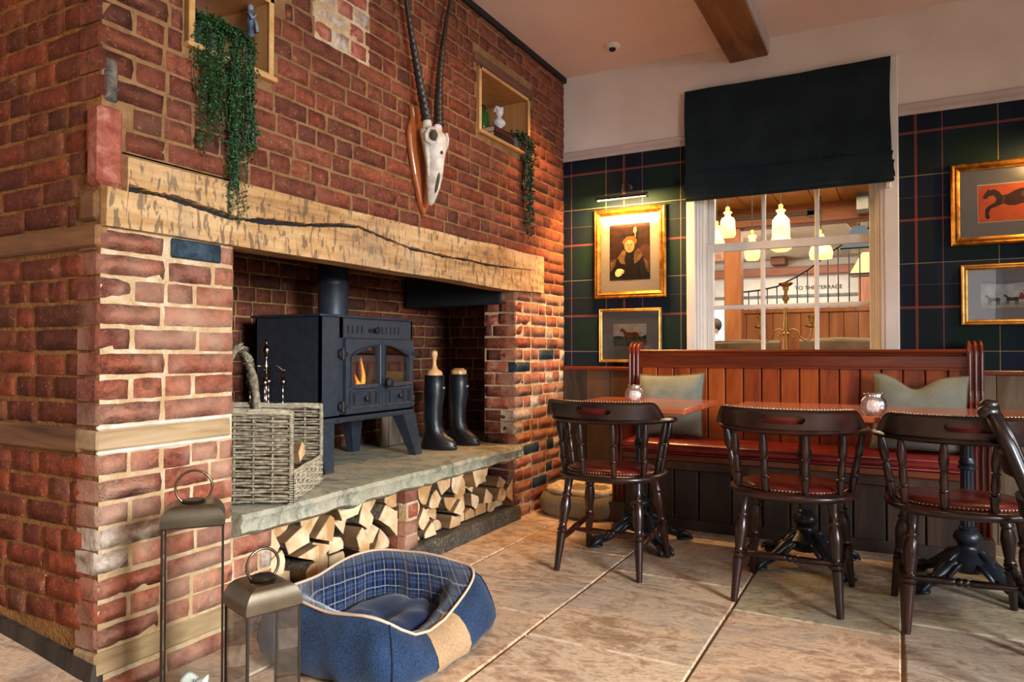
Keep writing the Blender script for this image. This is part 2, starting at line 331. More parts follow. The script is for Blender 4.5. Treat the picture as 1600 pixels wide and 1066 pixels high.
M['hearth'] = stonemat('hearth_stone', ['#5f6054', '#8b8a78', '#aaa48e', '#93866e'], '#7c8872', .55)
M['darkstone'] = stonemat('dark_kerb_stone', ['#2a2a26', '#3e3e38', '#4a4a42'], '#23282a', .4)

# ---------------------------------------------------------------- mesh builder and scene helpers
def lerp(a, b, t): return a+(b-a)*t
class MB:
    def __init__(s): s.v = []; s.f = []; s.mi = []; s.M = None; s.cur = 0
    def add(s, vs, fs):
        b = len(s.v)
        s.v += [tuple(s.M @ Vector(p)) if s.M else tuple(p) for p in vs]
        s.f += [tuple(i+b for i in f) for f in fs]; s.mi += [s.cur]*len(fs); return s
    def box(s, x0, x1, y0, y1, z0, z1, bev=0):
        if x1 < x0: x0, x1 = x1, x0
        if y1 < y0: y0, y1 = y1, y0
        if z1 < z0: z0, z1 = z1, z0
        if bev <= 0:
            vs = [(x, y, z) for x in (x0, x1) for y in (y0, y1) for z in (z0, z1)]
            return s.add(vs, [(0, 1, 3, 2), (4, 6, 7, 5), (0, 4, 5, 1), (2, 3, 7, 6), (0, 2, 6, 4), (1, 5, 7, 3)])
        b = min(bev, (x1-x0)/2.01, (y1-y0)/2.01, (z1-z0)/2.01); vs = []; idx = {}
        X, Y, Z = (x0, x1), (y0, y1), (z0, z1)
        for i in (0, 1):
            for j in (0, 1):
                for k in (0, 1):
                    px, py, pz = X[i], Y[j], Z[k]; sx, sy, sz = (1-2*i)*b, (1-2*j)*b, (1-2*k)*b
                    idx[i, j, k, 0] = len(vs); vs.append((px, py+sy, pz+sz))
                    idx[i, j, k, 1] = len(vs); vs.append((px+sx, py, pz+sz))
                    idx[i, j, k, 2] = len(vs); vs.append((px+sx, py+sy, pz))
        fs = []
        q = [(0, 0), (1, 0), (1, 1), (0, 1)]
        for i in (0, 1): fs.append([idx[i, a, b_, 0] for a, b_ in (q if i else q[::-1])])
        for j in (0, 1): fs.append([idx[a, j, b_, 1] for a, b_ in (q[::-1] if j else q)])
        for k in (0, 1): fs.append([idx[a, b_, k, 2] for a, b_ in (q if k else q[::-1])])
        for a in (0, 1):
            for b_ in (0, 1):
                fs.append([idx[a, b_, 0, 0], idx[a, b_, 1, 0], idx[a, b_, 1, 1], idx[a, b_, 0, 1]] if a == b_ else [idx[a, b_, 0, 1], idx[a, b_, 1, 1], idx[a, b_, 1, 0], idx[a, b_, 0, 0]])
                fs.append([idx[a, 0, b_, 2], idx[a, 1, b_, 2], idx[a, 1, b_, 0], idx[a, 0, b_, 0]] if a == b_ else [idx[a, 0, b_, 0], idx[a, 1, b_, 0], idx[a, 1, b_, 2], idx[a, 0, b_, 2]])
                fs.append([idx[0, a, b_, 1], idx[1, a, b_, 1], idx[1, a, b_, 2], idx[0, a, b_, 2]] if a == b_ else [idx[0, a, b_, 2], idx[1, a, b_, 2], idx[1, a, b_, 1], idx[0, a, b_, 1]])
                for k in (0, 1):
                    t = [idx[a, b_, k, 0], idx[a, b_, k, 1], idx[a, b_, k, 2]]; fs.append(t if (a+b_+k) % 2 else t[::-1])
        return s.add(vs, fs)
    def tube(s, pts, rad, n=8, cap=True, flat=None):
        pts = [Vector(p) for p in pts]; k = len(pts)
        rs = rad if isinstance(rad, (list, tuple)) else [rad]*k
        vs = []; prev = None
        for i, p in enumerate(pts):
            d = (pts[min(i+1, k-1)]-pts[max(i-1, 0)]).normalized()
            if prev is None:
                a = Vector((0, 0, 1)) if abs(d.z) < .9 else Vector((1, 0, 0)); prev = d.cross(a).normalized()
            u = (prev-d*prev.dot(d)).normalized(); w = d.cross(u); prev = u
            for j in range(n):
                t = 2*math.pi*j/n; vs.append(p+(u*math.cos(t)+w*math.sin(t)*(flat or 1))*rs[i])
        fs = [(i*n+j, i*n+(j+1) % n, (i+1)*n+(j+1) % n, (i+1)*n+j) for i in range(k-1) for j in range(n)]
        if cap: fs += [tuple(range(n-1, -1, -1)), tuple(range((k-1)*n, k*n))]
        return s.add(vs, fs)
    def lathe(s, prof, n=16, loc=(0, 0, 0), A=None, B=None):
        """profile (r, z) about z; or along the segment A-B with z running 0..1"""
        if A is not None:
            A = Vector(A); B = Vector(B); d = B-A; L = d.length; q = d.to_track_quat('Z', 'Y').to_matrix()
        vs = []
        for r, z in prof:
            for j in range(n):
                t = 2*math.pi*j/n; p = Vector((r*math.cos(t), r*math.sin(t), z if A is None else z*L))
                vs.append((q @ p + A) if A is not None else p+Vector(loc))
        k = len(prof)
        fs = [(i*n+j, i*n+(j+1) % n, (i+1)*n+(j+1) % n, (i+1)*n+j) for i in range(k-1) for j in range(n)]
        fs += [tuple(range(n-1, -1, -1)), tuple(range((k-1)*n, k*n))]
        return s.add(vs, fs)
    def ell(s, cx, cy, cz, rx, ry, rz, n=12, m=8, f=None):
        vs = [(cx, cy, cz-rz)]
        for i in range(1, m):
            p = -math.pi/2+math.pi*i/m
            for j in range(n):
                t = 2*math.pi*j/n; vs.append((cx+rx*math.cos(p)*math.cos(t), cy+ry*math.cos(p)*math.sin(t), cz+rz*math.sin(p)))
        vs.append((cx, cy, cz+rz)); fs = []
        for j in range(n):
            fs.append((0, 1+(j+1) % n, 1+j)); fs.append((len(vs)-1, 1+(m-2)*n+j, 1+(m-2)*n+(j+1) % n))
        for i in range(m-2):
            for j in range(n): fs.append((1+i*n+j, 1+i*n+(j+1) % n, 1+(i+1)*n+(j+1) % n, 1+(i+1)*n+j))
        if f: vs = [f(Vector(v)) for v in vs]
        return s.add(vs, fs)
    def loft(s, rings, cap=True):
        n = len(rings[0]); vs = [p for r in rings for p in r]; k = len(rings)
        fs = [(i*n+j, i*n+(j+1) % n, (i+1)*n+(j+1) % n, (i+1)*n+j) for i in range(k-1) for j in range(n)]
        if cap: fs += [tuple(range(n-1, -1, -1)), tuple(range((k-1)*n, k*n))]
        return s.add(vs, fs)
    def prism(s, poly, f0, f1):
        """2D polygon mapped by f0 (one side) and f1 (other side)"""
        n = len(poly); vs = [f0(a, b) for a, b in poly]+[f1(a, b) for a, b in poly]
        tri = geometry.tessellate_polygon([[Vector((a, b, 0)) for a, b in poly]])
        fs = [tuple(t) for t in tri]+[tuple(i+n for i in t[::-1]) for t in tri]
        fs += [(i, i+n, (i+1) % n+n, (i+1) % n) for i in range(n)]
        return s.add(vs, fs)
    def poly(s, poly, f0):
        tri = geometry.tessellate_polygon([[Vector((a, b, 0)) for a, b in poly]])
        return s.add([f0(a, b) for a, b in poly], [tuple(t) for t in tri])
    def grid(s, nu, nv, f, closed_u=False):
        vs = [f(i/nu, j/nv) for j in range(nv+1) for i in range(nu if closed_u else nu+1)]; w = nu if closed_u else nu+1
        fs = [(j*w+i, j*w+(i+1) % w, (j+1)*w+(i+1) % w, (j+1)*w+i) for j in range(nv) for i in range(nu)]
        return s.add(vs, fs)
    def shell(s, uv, faces, fo, fi):
        n = len(uv); vs = [fo(*p) for p in uv]+[fi(*p) for p in uv]; fs = [tuple(f) for f in faces]+[tuple(i+n for i in f[::-1]) for f in faces]
        ed = {}
        for f in faces:
            for a, b in zip(f, f[1:]+f[:1]): ed[(a, b)] = 1
        for a, b in ed:
            if (b, a) not in ed: fs.append((a, a+n, b+n, b))
        return s.add(vs, fs)
    def build(s, name, mat, parent=None, smooth=False, world=True, color=None, angle=None):
        me = bpy.data.meshes.new(name); vs = s.v
        if parent is not None and world:
            inv = parent.matrix_basis.inverted(); 
            if parent.parent is not None: inv = (parent.parent.matrix_basis @ parent.matrix_basis).inverted()
            vs = [inv @ Vector(v) for v in vs]
        me.from_pydata([tuple(v) for v in vs], [], s.f); me.update()
        ms = mat if isinstance(mat, (list, tuple)) else [mat]
        for m in ms: me.materials.append(M[m] if isinstance(m, str) else m)
        if len(ms) > 1: me.polygons.foreach_set('material_index', s.mi)
        import bmesh
        bm = bmesh.new(); bm.from_mesh(me); bmesh.ops.recalc_face_normals(bm, faces=bm.faces); bm.to_mesh(me); bm.free()
        if smooth:
            me.polygons.foreach_set('use_smooth', [True]*len(me.polygons))
            if angle: me.set_sharp_from_angle(angle=R(angle))
        o = bpy.data.objects.new(name, me); COL.objects.link(o)
        if parent is not None: o.parent = parent
        if color: o.color = color
        return o

def tag(o, label=None, cat=None, group=None, kind=None):
    if label: o['label'] = label
    if cat: o['category'] = cat
    if group: o['group'] = group
    if kind: o['kind'] = kind
    return o
def thing(name, label, cat, loc=(0, 0, 0), rz=0, group=None):
    o = bpy.data.objects.new(name, None); COL.objects.link(o); o.location = loc; o.rotation_euler = (0, 0, rz)
    o.matrix_basis = Matrix.Translation(loc) @ Matrix.Rotation(rz, 4, 'Z'); o.empty_display_size = .05
    return tag(o, label, cat, group)
def struct(o): o['kind'] = 'structure'; return o
def shell_empty(name):
    o = bpy.data.objects.new(name, None); COL.objects.link(o); o['kind'] = 'structure'; return o
def copy_tree(o, parent=None):
    c_ = o.copy(); COL.objects.link(c_)
    if parent is not None: c_.parent = parent
    for ch in list(o.children): copy_tree(ch, c_)
    return c_
def place(o, loc, rz=0):
    o.matrix_basis = Matrix.Translation(loc) @ Matrix.Rotation(rz, 4, 'Z')
def nz(x, y, z=0, s=1): return noise.noise(Vector((x*s, y*s, z*s)))

# ================================================================= FLOOR
YB = 4.473          # far wall plane
CZ = 2.88           # ceiling
XR = 3.45; YR = -2.95
fl = MB().box(-3.6, XR, YR, YB+.2, -.12, -.012).build('floor', 'grout'); struct(fl)
rf = random.Random(3)
xs = [-3.6, -2.95, -2.35, -1.765, -1.165, -.572, .012, .60, 1.2, 1.8, 2.4, 2.95, XR]
TINT = [(1, 1, 1), (1.0, .95, .9), (.92, .93, .92), (1.05, .98, .93), (.97, .9, .85)]
for i in range(len(xs)-1):
    x0, x1 = xs[i]+.005, xs[i+1]-.005
    y = YR+rf.uniform(0, .5)
    breaks = [YR]
    if i == 4: breaks += [-2.2, -1.4, -.7, .1, .9, 1.62, 2.27, 3.12, 3.9]
    elif i == 3: breaks += [-2.4, -1.6, -.9, -.1, .7, 1.4, 2.45, 3.35, 4.05]
    elif i == 5: breaks += [-2.3, -1.5, -.5, .2, 1.1, 1.9, 2.86, 3.48, 4.1]
    else:
        while y < YB-.25:
            if y > YR+.2: breaks.append(y)
            y += rf.choice([.59, .75, .88, .59])
    breaks.append(YB)
    for j in range(len(breaks)-1):
        y0, y1 = breaks[j]+.005, breaks[j+1]-.005
        if y1-y0 < .1: continue
        if x1 < -2.0 and y1 > 1.2 and y0 < 1.24: y1 = min(y1, 1.23)
        if x1 <= -2.0 and y0 > 1.2: continue
        dz = rf.uniform(-.0015, .0015); b = .005
        grey = 1 if (x0 > -.7 and y0 > 2.6) or (x0 > .0 and y0 > 1.6) else (.6 if y0 > 3.0 and x0 > -1.3 else 0)
        t = rf.choice(TINT); g = (.60, .66, .70)
        colr = tuple(lerp(t[k], g[k]*rf.uniform(.9, 1.05), grey*rf.uniform(.75, 1)) for k in range(3))+(1,)
        m = MB()
        n = 3
        def edge(a, b_): return rf.uniform(-.003, .003)
        bot = [(x0, y0), (x1, y0), (x1, y1), (x0, y1)]
        ring = []
        for q in range(4):
            a = bot[q]; e = bot[(q+1) % 4]
            for r in range(n):
                ring.append((lerp(a[0], e[0], r/n)+(0 if r == 0 else edge(0, 0)), lerp(a[1], e[1], r/n)+(0 if r == 0 else edge(0, 0))))
        cx, cy = (x0+x1)/2, (y0+y1)/2
        ins = [(p[0]+(b if p[0] < cx else -b)*(1 if abs(p[0]-cx) > (x1-x0)*.35 else 0), p[1]+(b if p[1] < cy else -b)*(1 if abs(p[1]-cy) > (y1-y0)*.35 else 0)) for p in ring]
        L = len(ring)
        vs = [(p[0], p[1], -.03) for p in ring]+[(p[0], p[1], -.006+dz) for p in ring]+[(p[0], p[1], dz) for p in ins]
        fs = [(k, (k+1) % L, L+(k+1) % L, L+k) for k in range(L)]+[(L+k, L+(k+1) % L, 2*L+(k+1) % L, 2*L+k) for k in range(L)]+[tuple(range(2*L, 3*L))]
        m.add(vs, fs); m.build('flagstone', 'flag', fl, color=colr)
# raised worn flags that run up past the left flank of the chimney
ramp = MB(); ramp.add([(-3.6, -1.2, .0), (-2.03, -1.2, .0), (-2.03, -1.2, .02), (-3.6, -1.2, .10), (-3.6, 1.26, .0), (-2.03, 1.26, 0), (-2.03, 1.26, .07), (-3.6, 1.26, .26)],
                      [(0, 1, 2, 3), (4, 7, 6, 5), (3, 2, 6, 7), (1, 5, 6, 2), (0, 3, 7, 4)])
ramp.build('threshold_stone', 'flag', fl, color=(1.0, .98, .98, 1))

# ================================================================= CEILING
ce = MB().box(-3.6, XR, YR, YB+.2, CZ, CZ+.1).build('ceiling', 'ceiling'); struct(ce)
cb = MB()
cb.loft([[(x+lerp(0, .0, y), y, z) for x, z in ((-.885, 2.772), (-.665, 2.778), (-.66, 2.9), (-.89, 2.9))] for y in (YR, 0, 1.5, 3, YB)])
t1 = cb.build('trim_1', 'ceilbeam'); struct(t1)
# plastered right-hand side of the beam
MB().box(-.667, -.655, YR, YB, 2.79, 2.9).build('plastered_side', 'trimw', t1)

# ================================================================= FAR WALL (plaster, tartan, boards)
def wall_with_hole(m, u0, u1, z0, z1, hole, y0, y1):
    a, b, p, q = hole
    m.box(u0, a, y0, y1, z0, z1); m.box(b, u1, y0, y1, z0, z1); m.box(a, b, y0, y1, z0, p); m.box(a, b, y0, y1, q, z1); return m
WX0, WX1, WZ0, WZ1 = -1.09, -.06, .90, 2.56
wb = wall_with_hole(MB(), -3.6, XR, -.1, 2.95, (WX0, WX1, WZ0, WZ1), YB, YB+.2).build('wall_back', 'plaster'); struct(wb)
M['tartanL'] = tartan('tartan_wallpaper_left', -1.57); M['tartanR'] = tartan('tartan_wallpaper_right', .101)
MB().box(-2.02, -1.155, YB-.003, YB, .9, 2.305).build('wallpaper', 'tartanL', wb)
MB().box(.02, XR, YB-.003, YB, .9, 2.305).build('wallpaper', 'tartanR', wb)
for x0, x1 in ((-2.02, -1.155), (.02, XR)):
    m = MB(); prof = [(0, 2.300), (.012, 2.300), (.016, 2.318), (.012, 2.335), (.02, 2.345), (.024, 2.356), (.014, 2.362), (0, 2.364)]
    m.loft([[(x, YB-d, z) for d, z in prof] for x in (x0, x1)]); m.build('picture_rail', 'trimw', wb)
    MB().box(x0, x1, YB-.026, YB, .878, .902, .004).build('dado_cap', 'mahogx', wb)
rb = random.Random(11); x = -2.0
bounds = [-2.0, -1.835, -1.665, -1.48, -1.33, -1.15, -.98, -.8, -.62, -.45, -.28, -.1, .06, .22, .385, .455, .58, .72, .9, 1.05, 1.2, 1.4, 1.6, 1.8, 2.0, 2.2, 2.4, 2.6, 2.8, 3.0, 3.2, 3.44]
for i in range(len(bounds)-1):
    MB().box(bounds[i]+.002, bounds[i+1]-.002, YB-.014-rb.uniform(0, .006), YB, .0, .880, .003).build('reclaimed_board', 'reclaimed' if i < 8 else 'reclaimed_lt', wb)
# side and rear walls (with the window openings that light the room)
wr = MB()
wr.box(XR, XR+.15, YR, -.75, -.1, 2.95); wr.box(XR, XR+.15, 1.05, 2.25, -.1, 2.95); wr.box(XR, XR+.15, 3.6, YB+.2, -.1, 2.95)
for a, b in ((-.75, 1.05), (2.25, 3.6)): wr.box(XR, XR+.15, a, b, -.1, .8); wr.box(XR, XR+.15, a, b, 2.35, 2.95)
struct(wr.build('wall_right', 'plaster'))
wf = MB(); wf.box(-3.6, -.8, YR-.15, YR, -.1, 2.95); wf.box(1.3, XR, YR-.15, YR, -.1, 2.95); wf.box(-.8, 1.3, YR-.15, YR, -.1, .9); wf.box(-.8, 1.3, YR-.15, YR, 2.4, 2.95)
struct(wf.build('wall_rear', 'plaster'))
struct(MB().box(-3.75, -3.6, YR, YB+.2, -.1, 2.95).build('wall_end', 'plaster'))

# ================================================================= WINDOW
win = shell_empty('window_1')
m = MB()
m.box(-1.155, -1.10, YB-.022, YB+.01, .9, 2.64, .004); m.box(-.052, .018, YB-.022, YB+.01, .9, 2.64, .004)
m.build('architrave', 'white', win)
m = MB()
for k, (a, b) in enumerate(((-1.105, -1.085), (-1.088, -1.072), (-1.075, -1.060))): m.box(a, b, YB-.012+.03*k, YB+.17, .9, 2.6, .004)
for k, (a, b) in enumerate(((-.072, -.050), (-.088, -.070), (-.100, -.086))): m.box(a, b, YB-.012+.03*k, YB+.17, .9, 2.6, .004)
m.box(-1.1, -.05, YB-.01, YB+.2, 2.5, 2.6, .004); m.box(-1.1, -.05, YB-.03, YB+.2, .88, .915, .004)
m.build('window_frame', 'white', win)
def sash(z0, z1, y, bars, bottom=.06, top=.05):
    s_ = MB(); f = s_.box
    f(-1.06, -1.018, y, y+.036, z0, z1, .004); f(-.133, -.10, y, y+.036, z0, z1, .004)
    f(-1.0185, -.1325, y+.001, y+.035, z0, z0+bottom, .004); f(-1.0185, -.1325, y+.001, y+.035, z1-top, z1, .004)
    o = s_.build('sash', 'white', win)
    for xx in (-.721, -.415):
        mm = MB(); mm.box(xx-.013, xx+.013, y+.004, y+.03, z0+bottom-.004, z1-top+.004, .006); mm.build('glazing_bar', 'white', o)
    for zz in bars:
        mm = MB(); mm.box(-1.02, -.131, y+.005, y+.031, zz-.013, zz+.013, .006); mm.build('glazing_bar', 'white', o)
    xb = [-1.02, -.721, -.415, -.131]; zb = [z0+bottom-.005]+bars+[z1-top+.005]
    for a in range(3):
        for b in range(len(zb)-1):
            mm = MB(); mm.box(xb[a], xb[a+1], y+.016, y+.019, zb[b], zb[b+1]); mm.build('pane', 'winglass', o)
sash(.915, 1.685, YB+.115, [1.28], bottom=.05, top=.052)
sash(1.64, 2.52, YB+.155, [2.08], bottom=.045)
br = MB(); br.box(-.045, -.02, YB-.045, YB-.02, 1.905, 1.945, .004); br.lathe([(.005, 0), (.005, .006)], 10, A=(-.032, YB-.045, 1.925), B=(-.032, YB-.052, 1.925))
tag(br.build('cord_bracket', 'white'), 'small white blind cord bracket on the window frame below the blind', 'bracket')

# roman blind
bl = thing('roman_blind', 'dark charcoal roman blind pulled half down over the sash window', 'blind', (-.57, YB-.04, 1.96))
def blind_panel(z0, z1, y, x0, x1, bow, thick=.008):
    mm = MB()
    def fo(u, v): 
        return (lerp(x0, x1, u)+.004*math.sin(v*6+u), y-.004*math.sin(u*9)-bow*math.sin(math.pi*v)-.003*math.sin(u*23+v*4), lerp(z0, z1, v)-.004*math.sin(u*math.pi))
    mm.grid(24, 8, fo); mm.grid(24, 8, lambda u, v: (fo(1-u, v)[0], fo(1-u, v)[1]+thick, fo(1-u, v)[2]))
    mm.box(x0+.004, x1-.004, y-.002, y+.008, z0-.004, z0+.004); return mm
blind_panel(2.02, 2.63, YB-.045, -1.155, -.018, .004).build('blind_cloth', 'blind', bl, True)
for z0, z1, y, w in ((2.00, 2.10, -.075, .004), (1.955, 2.045, -.09, .01), (1.935, 1.99, -.072, .006)):
    blind_panel(z0, z1, YB+y, -1.14-w, -.012+w, .012).build('blind_fold', 'blind', bl, True)
MB().box(-1.145, -.03, YB-.034, YB-.0, 2.595, 2.622).build('head_rail', 'white', bl)

# ================================================================= BRICKWORK
VAR = {}
def brick_mesh(kind, k):
    rr = random.Random(hash((len(kind), k)) & 0xffff)
    nx = 6 if kind == 'stretcher' else 3; nzc = 2
    wl = {'stretcher': .215, 'header': .103}[kind]; hh = .063
    vs = []; fs = []
    def nn(a): return rr.uniform(-a, a)
    for j in range(nzc+1):
        for i in range(nx+1):
            u, v = i/nx-.5, j/nzc-.5
            e = (1 if i in (0, nx) else 0)+(1 if j in (0, nzc) else 0)
            corner = 1 if e == 2 else 0
            x = u*(wl-.007) + nn(.0025); z = v*(hh-.006)+nn(.0018)
            if corner: x *= rr.uniform(.965, 1); z *= rr.uniform(.93, 1)
            chip = rr.random() < .1 and e
            vs.append((x/wl, (.000 if not e else .0018)+nn(.0008)+(.0022 if chip else 0), z/hh))
    ring = [(i, 0) for i in range(nx+1)]+[(nx, j) for j in range(1, nzc+1)]+[(i, nzc) for i in range(nx-1, -1, -1)]+[(0, j) for j in range(nzc-1, 0, -1)]
    w = nx+1
    for j in range(nzc):
        for i in range(nx): fs.append((j*w+i, j*w+i+1, (j+1)*w+i+1, (j+1)*w+i))
    b0 = len(vs)
    for i, j in ring:
        u, v = i/nx-.5, j/nzc-.5
        vs.append((u+nn(.006), .008, v+nn(.02)))
    b1 = len(vs)
    for i, j in ring:
        u, v = i/nx-.5, j/nzc-.5; vs.append((u*.99, .05, v*.99))
    Lr = len(ring); ri = [j*w+i for i, j in ring]
    for k2 in range(Lr):
        k3 = (k2+1) % Lr
        fs.append((ri[k3], ri[k2], b0+k2, b0+k3)); fs.append((b0+k3, b0+k2, b1+k2, b1+k3))
    return vs, fs
for kd in ('stretcher', 'header'):
    VAR[kd] = [brick_mesh(kd, i) for i in range(9)]
MESH = {}
def brick_obj(kd, k, mat):
    key = (kd, k, mat)
    if key not in MESH:
        me = bpy.data.meshes.new('brick'); vs, fs = VAR[kd][k]; me.from_pydata(vs, [], fs); me.update(); me.materials.append(M[mat])
        me.polygons.foreach_set('use_smooth', [True]*len(me.polygons)); me.set_sharp_from_angle(angle=R(42)); MESH[key] = me
    return MESH[key]
def cam_px(p):
    d = Vector(p)-cam.location
    f = Vector((-.4740, .8803, .0152)); r_ = Vector((.8805, .4741, 0)); w = d.dot(f)
    if w < .1: return (-999, -999, w)
    return (800+1115*d.dot(r_)/w, 533-1115*(d.z*1-.0152*w)/w, w)

def bricks(parent, to_world, rz, u0, u1, courses, holes, mat, seed, special=None, depth0=None, cap=300, quoin0=False, quoin1=False, hide=None, irregular=.004):
    """courses: list of (z0, z1); to_world(u, out, z) -> xyz; bricks trimmed round holes (ua, ub, za, zb)"""
    rr = random.Random(seed); out = []
    for ci, (z0, z1) in enumerate(courses):
        stretch = ci % 2 == 0
        u = u0 - (rr.uniform(.0, .1) if not quoin0 else 0) - (0 if not quoin0 else 0)
        first = True
        while u < u1-.02:
            if first and quoin0: Lb = .215 if stretch else .105
            elif stretch: Lb = rr.choice([.215]*7+[.105]*2+[.16])
            else: Lb = rr.choice([.105]*8+[.215]*2)
            Lb *= rr.uniform(.95, 1.05)
            a, b = max(u, u0), min(u+Lb, u1)
            if u1-b < .05: b = u1
            segs = [(a, b)]
            for ha, hb, za, zb in holes:
                if z1-.012 > za and z0+.012 < zb:
                    ns = []
                    for p, q in segs:
                        if q <= ha or p >= hb: ns.append((p, q))
                        else:
                            if p < ha: ns.append((p, ha))
                            if q > hb: ns.append((hb, q))
                    segs = ns
            for p, q in segs:
                if q-p > .035: out.append([p, q-.009 if q < u1-.001 else q, z0, z1-.0085, ci, first and quoin0])
            u = b+.001; first = False
    res = []
    for p, q, z0, z1, ci, qn in out:
        ctr = to_world((p+q)/2, 0, (z0+z1)/2); px = cam_px(ctr)
        vis = -30 < px[0] < 1630 and -30 < px[1] < 1096 and px[2] > 0 and not (hide and hide((p+q)/2, (z0+z1)/2))
        res.append((0 if vis else 1, px[2], p, q, z0, z1, ci, qn))
    order = sorted(range(len(res)), key=lambda i: res[i][:2]); keep = set(i for i in order[:cap] if res[i][0] == 0)
    stuff = MB()
    for i, (nv, dd, p, q, z0, z1, ci, qn) in enumerate(res):
        kd = 'stretcher' if q-p > .15 else 'header'; k = rr.randrange(9)
        dz = rr.uniform(-irregular, irregular)*.5; du = rr.uniform(-.002, .002); tilt = rr.uniform(-.004, .004)/.1*irregular*10
        o_ = rr.uniform(-.002, .0025); dsc = 1.0 if not qn else 2.1
        mt = mat
        if special:
            sp = special((p+q)/2, (z0+z1)/2, ci, rr)
            if sp: mt = sp
        c_ = to_world((p+q)/2+du, o_, (z0+z1)/2+dz)
        mat4 = Matrix.Translation(c_) @ Matrix.Rotation(rz, 4, 'Z') @ Matrix.Rotation(tilt, 4, 'Y') @ Matrix.Diagonal((q-p, dsc, (z1-z0), 1))
        if i in keep:
            o = bpy.data.objects.new('brick', brick_obj(kd, k, mt)); COL.objects.link(o); o.parent = parent; o.matrix_basis = mat4
        else:
            vs, fs = VAR[kd][k]; stuff.M = mat4; stuff.add(vs, fs)
    stuff.M = None
    if stuff.v:
        s_ = stuff.build('brickwork', mat, parent, True, world=False); s_['kind'] = 'stuff'

XB = -2.0; XM = XB-.0055     # brick faces and mortar face of the chimney front
CR = .0726
def courses(z0, n, h=CR): return [(z0+i*h, z0+(i+1)*h) for i in range(n)]
def rects_minus(u0, u1, z0, z1, holes):
    us = sorted({u0, u1, *[h[0] for h in holes], *[h[1] for h in holes]}); zs = sorted({z0, z1, *[h[2] for h in holes], *[h[3] for h in holes]})
    for a, b in zip(us, us[1:]):
        for p, q in zip(zs, zs[1:]):
            mu, mz = (a+b)/2, (p+q)/2
            if u0 <= mu <= u1 and z0 <= mz <= z1 and not any(h[0] < mu < h[1] and h[2] < mz < h[3] for h in holes): yield a, b, p, q
N1 = (1.505, 1.872, 1.985, 2.292); N2 = (3.318, 3.938, 2.200, 2.575)
BEAM_TOP = 1.578
wl = MB()
for a, b, p, q in rects_minus(1.2385, YB, 1.585, 2.95, [N1, N2]): wl.box(XM-.35, XM, a, b, p, q)
wl.box(XM-.09, XM, 1.2385, 1.70, 1.372, 1.59); wl.box(XM-.20, XM, 4.10, YB, 1.385, 1.59)
wl = wl.build('wall_left', 'mortar'); struct(wl)
front = lambda u, o, z: (XB+o, u, z)
PATCH = (2.10, 2.40, 2.245, 2.52)
def sp_up(u, z, ci, rr):
    if PATCH[0]-.02 < u < PATCH[1]+.02 and PATCH[2] < z < PATCH[3]: return rr.choice(['brick_white', 'brick_salmon', 'brick_salmon', 'brick_white'])
    return None
hl = [N1, N2, (1.20, 1.305, 1.47, 1.72), (1.20, 1.29, 1.30, 1.60), (3.28, 3.99, 2.575, 2.64), (1.86, 1.93, 2.30, 2.5)]
bricks(wl, front, R(90), 1.232, YB-.004, courses(1.592, 18), hl, 'brick', 5, sp_up, quoin0=True)
bricks(wl, front, R(90), 4.118, YB-.004, courses(1.378, 3), [], 'brick', 6)
# weathered timber lintel over the right niche, tall red corner stone
MB().box(XM, XB+.006, 3.28, 3.99, 2.578, 2.632, .008).build('timber_lintel', 'lintelbrown', wl)
MB().box(XM-.055, XB+.006, 1.224, 1.300, 1.480, 1.712, .012).build('corner_stone', 'brick_salmon', wl)
MB().box(XM-.06, XB+.002, 1.238, 1.290, 1.722, 1.86, .012).build('corner_patch', 'cement', wl)
MB().box(-2.105, -2.0035, 1.226, 1.30, 1.368, 1.475, .02).build('dark_timber_end', 'oak_side', wl)
# lime patch frame
m = MB(); m.box(XM, XB-.003, 2.085, 2.415, 2.235, 2.53); m.build('pointing_patch', 'mortar_pier', wl)
# black trim strip where the chimney meets the ceiling
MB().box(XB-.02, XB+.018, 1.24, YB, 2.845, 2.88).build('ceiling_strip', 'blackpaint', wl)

# flank of the chimney, facing the entry
ws = MB().box(-3.6, XM-.0005, 1.2375, 1.44, 0, 2.95).build('wall_flank', 'mortar_side'); struct(ws)
side = lambda u, o, z: (u, 1.232-o, z)
bricks(ws, side, 0, -3.4, XB-.075, courses(.19, 7, .0735)[:7], [(-2.062, -1.9, 1.475, 1.72), (-2.107, -1.9, 1.36, 1.475)], 'brick_side', 8, irregular=.008)
bricks(ws, side, 0, -3.4, XB-.075, courses(.785, 7, .073), [], 'brick_side', 9, irregular=.008)
bricks(ws, side, 0, -3.4, XB-.006, courses(1.372, 3, .0733), [(-2.062, -1.9, 1.475, 1.72), (-2.107, -1.9, 1.36, 1.475)], 'brick_side', 11, irregular=.008)
bricks(ws, side, 0, -3.4, XB-.075, courses(1.592, 17, .0733), [(-2.062, -1.9, 1.475, 1.72), (-2.107, -1.9, 1.36, 1.475)], 'brick_side', 10, irregular=.008, cap=200)
MB().box(-3.4, -2.085, 1.222, 1.26, .707, .778, .006).build('bonding_timber', 'oak_side', ws)
MB().box(-3.4, -2.002, 1.222, 1.26, 1.302, 1.366, .006).build('bonding_timber', 'oak_side', ws)
m = MB(); m.add([(-3.4, 1.205, .05), (-1.995, 1.205, .03), (-1.995, 1.25, .03), (-3.4, 1.25, .05), (-3.4, 1.215, .26), (-1.998, 1.222, .115), (-1.998, 1.25, .115), (-3.4, 1.25, .26)],
               [(0, 1, 5, 4), (1, 2, 6, 5), (4, 5, 6, 7), (0, 3, 2, 1), (0, 4, 7, 3), (2, 3, 7, 6)])
m.build('plinth_timber', 'reclaimed', ws)

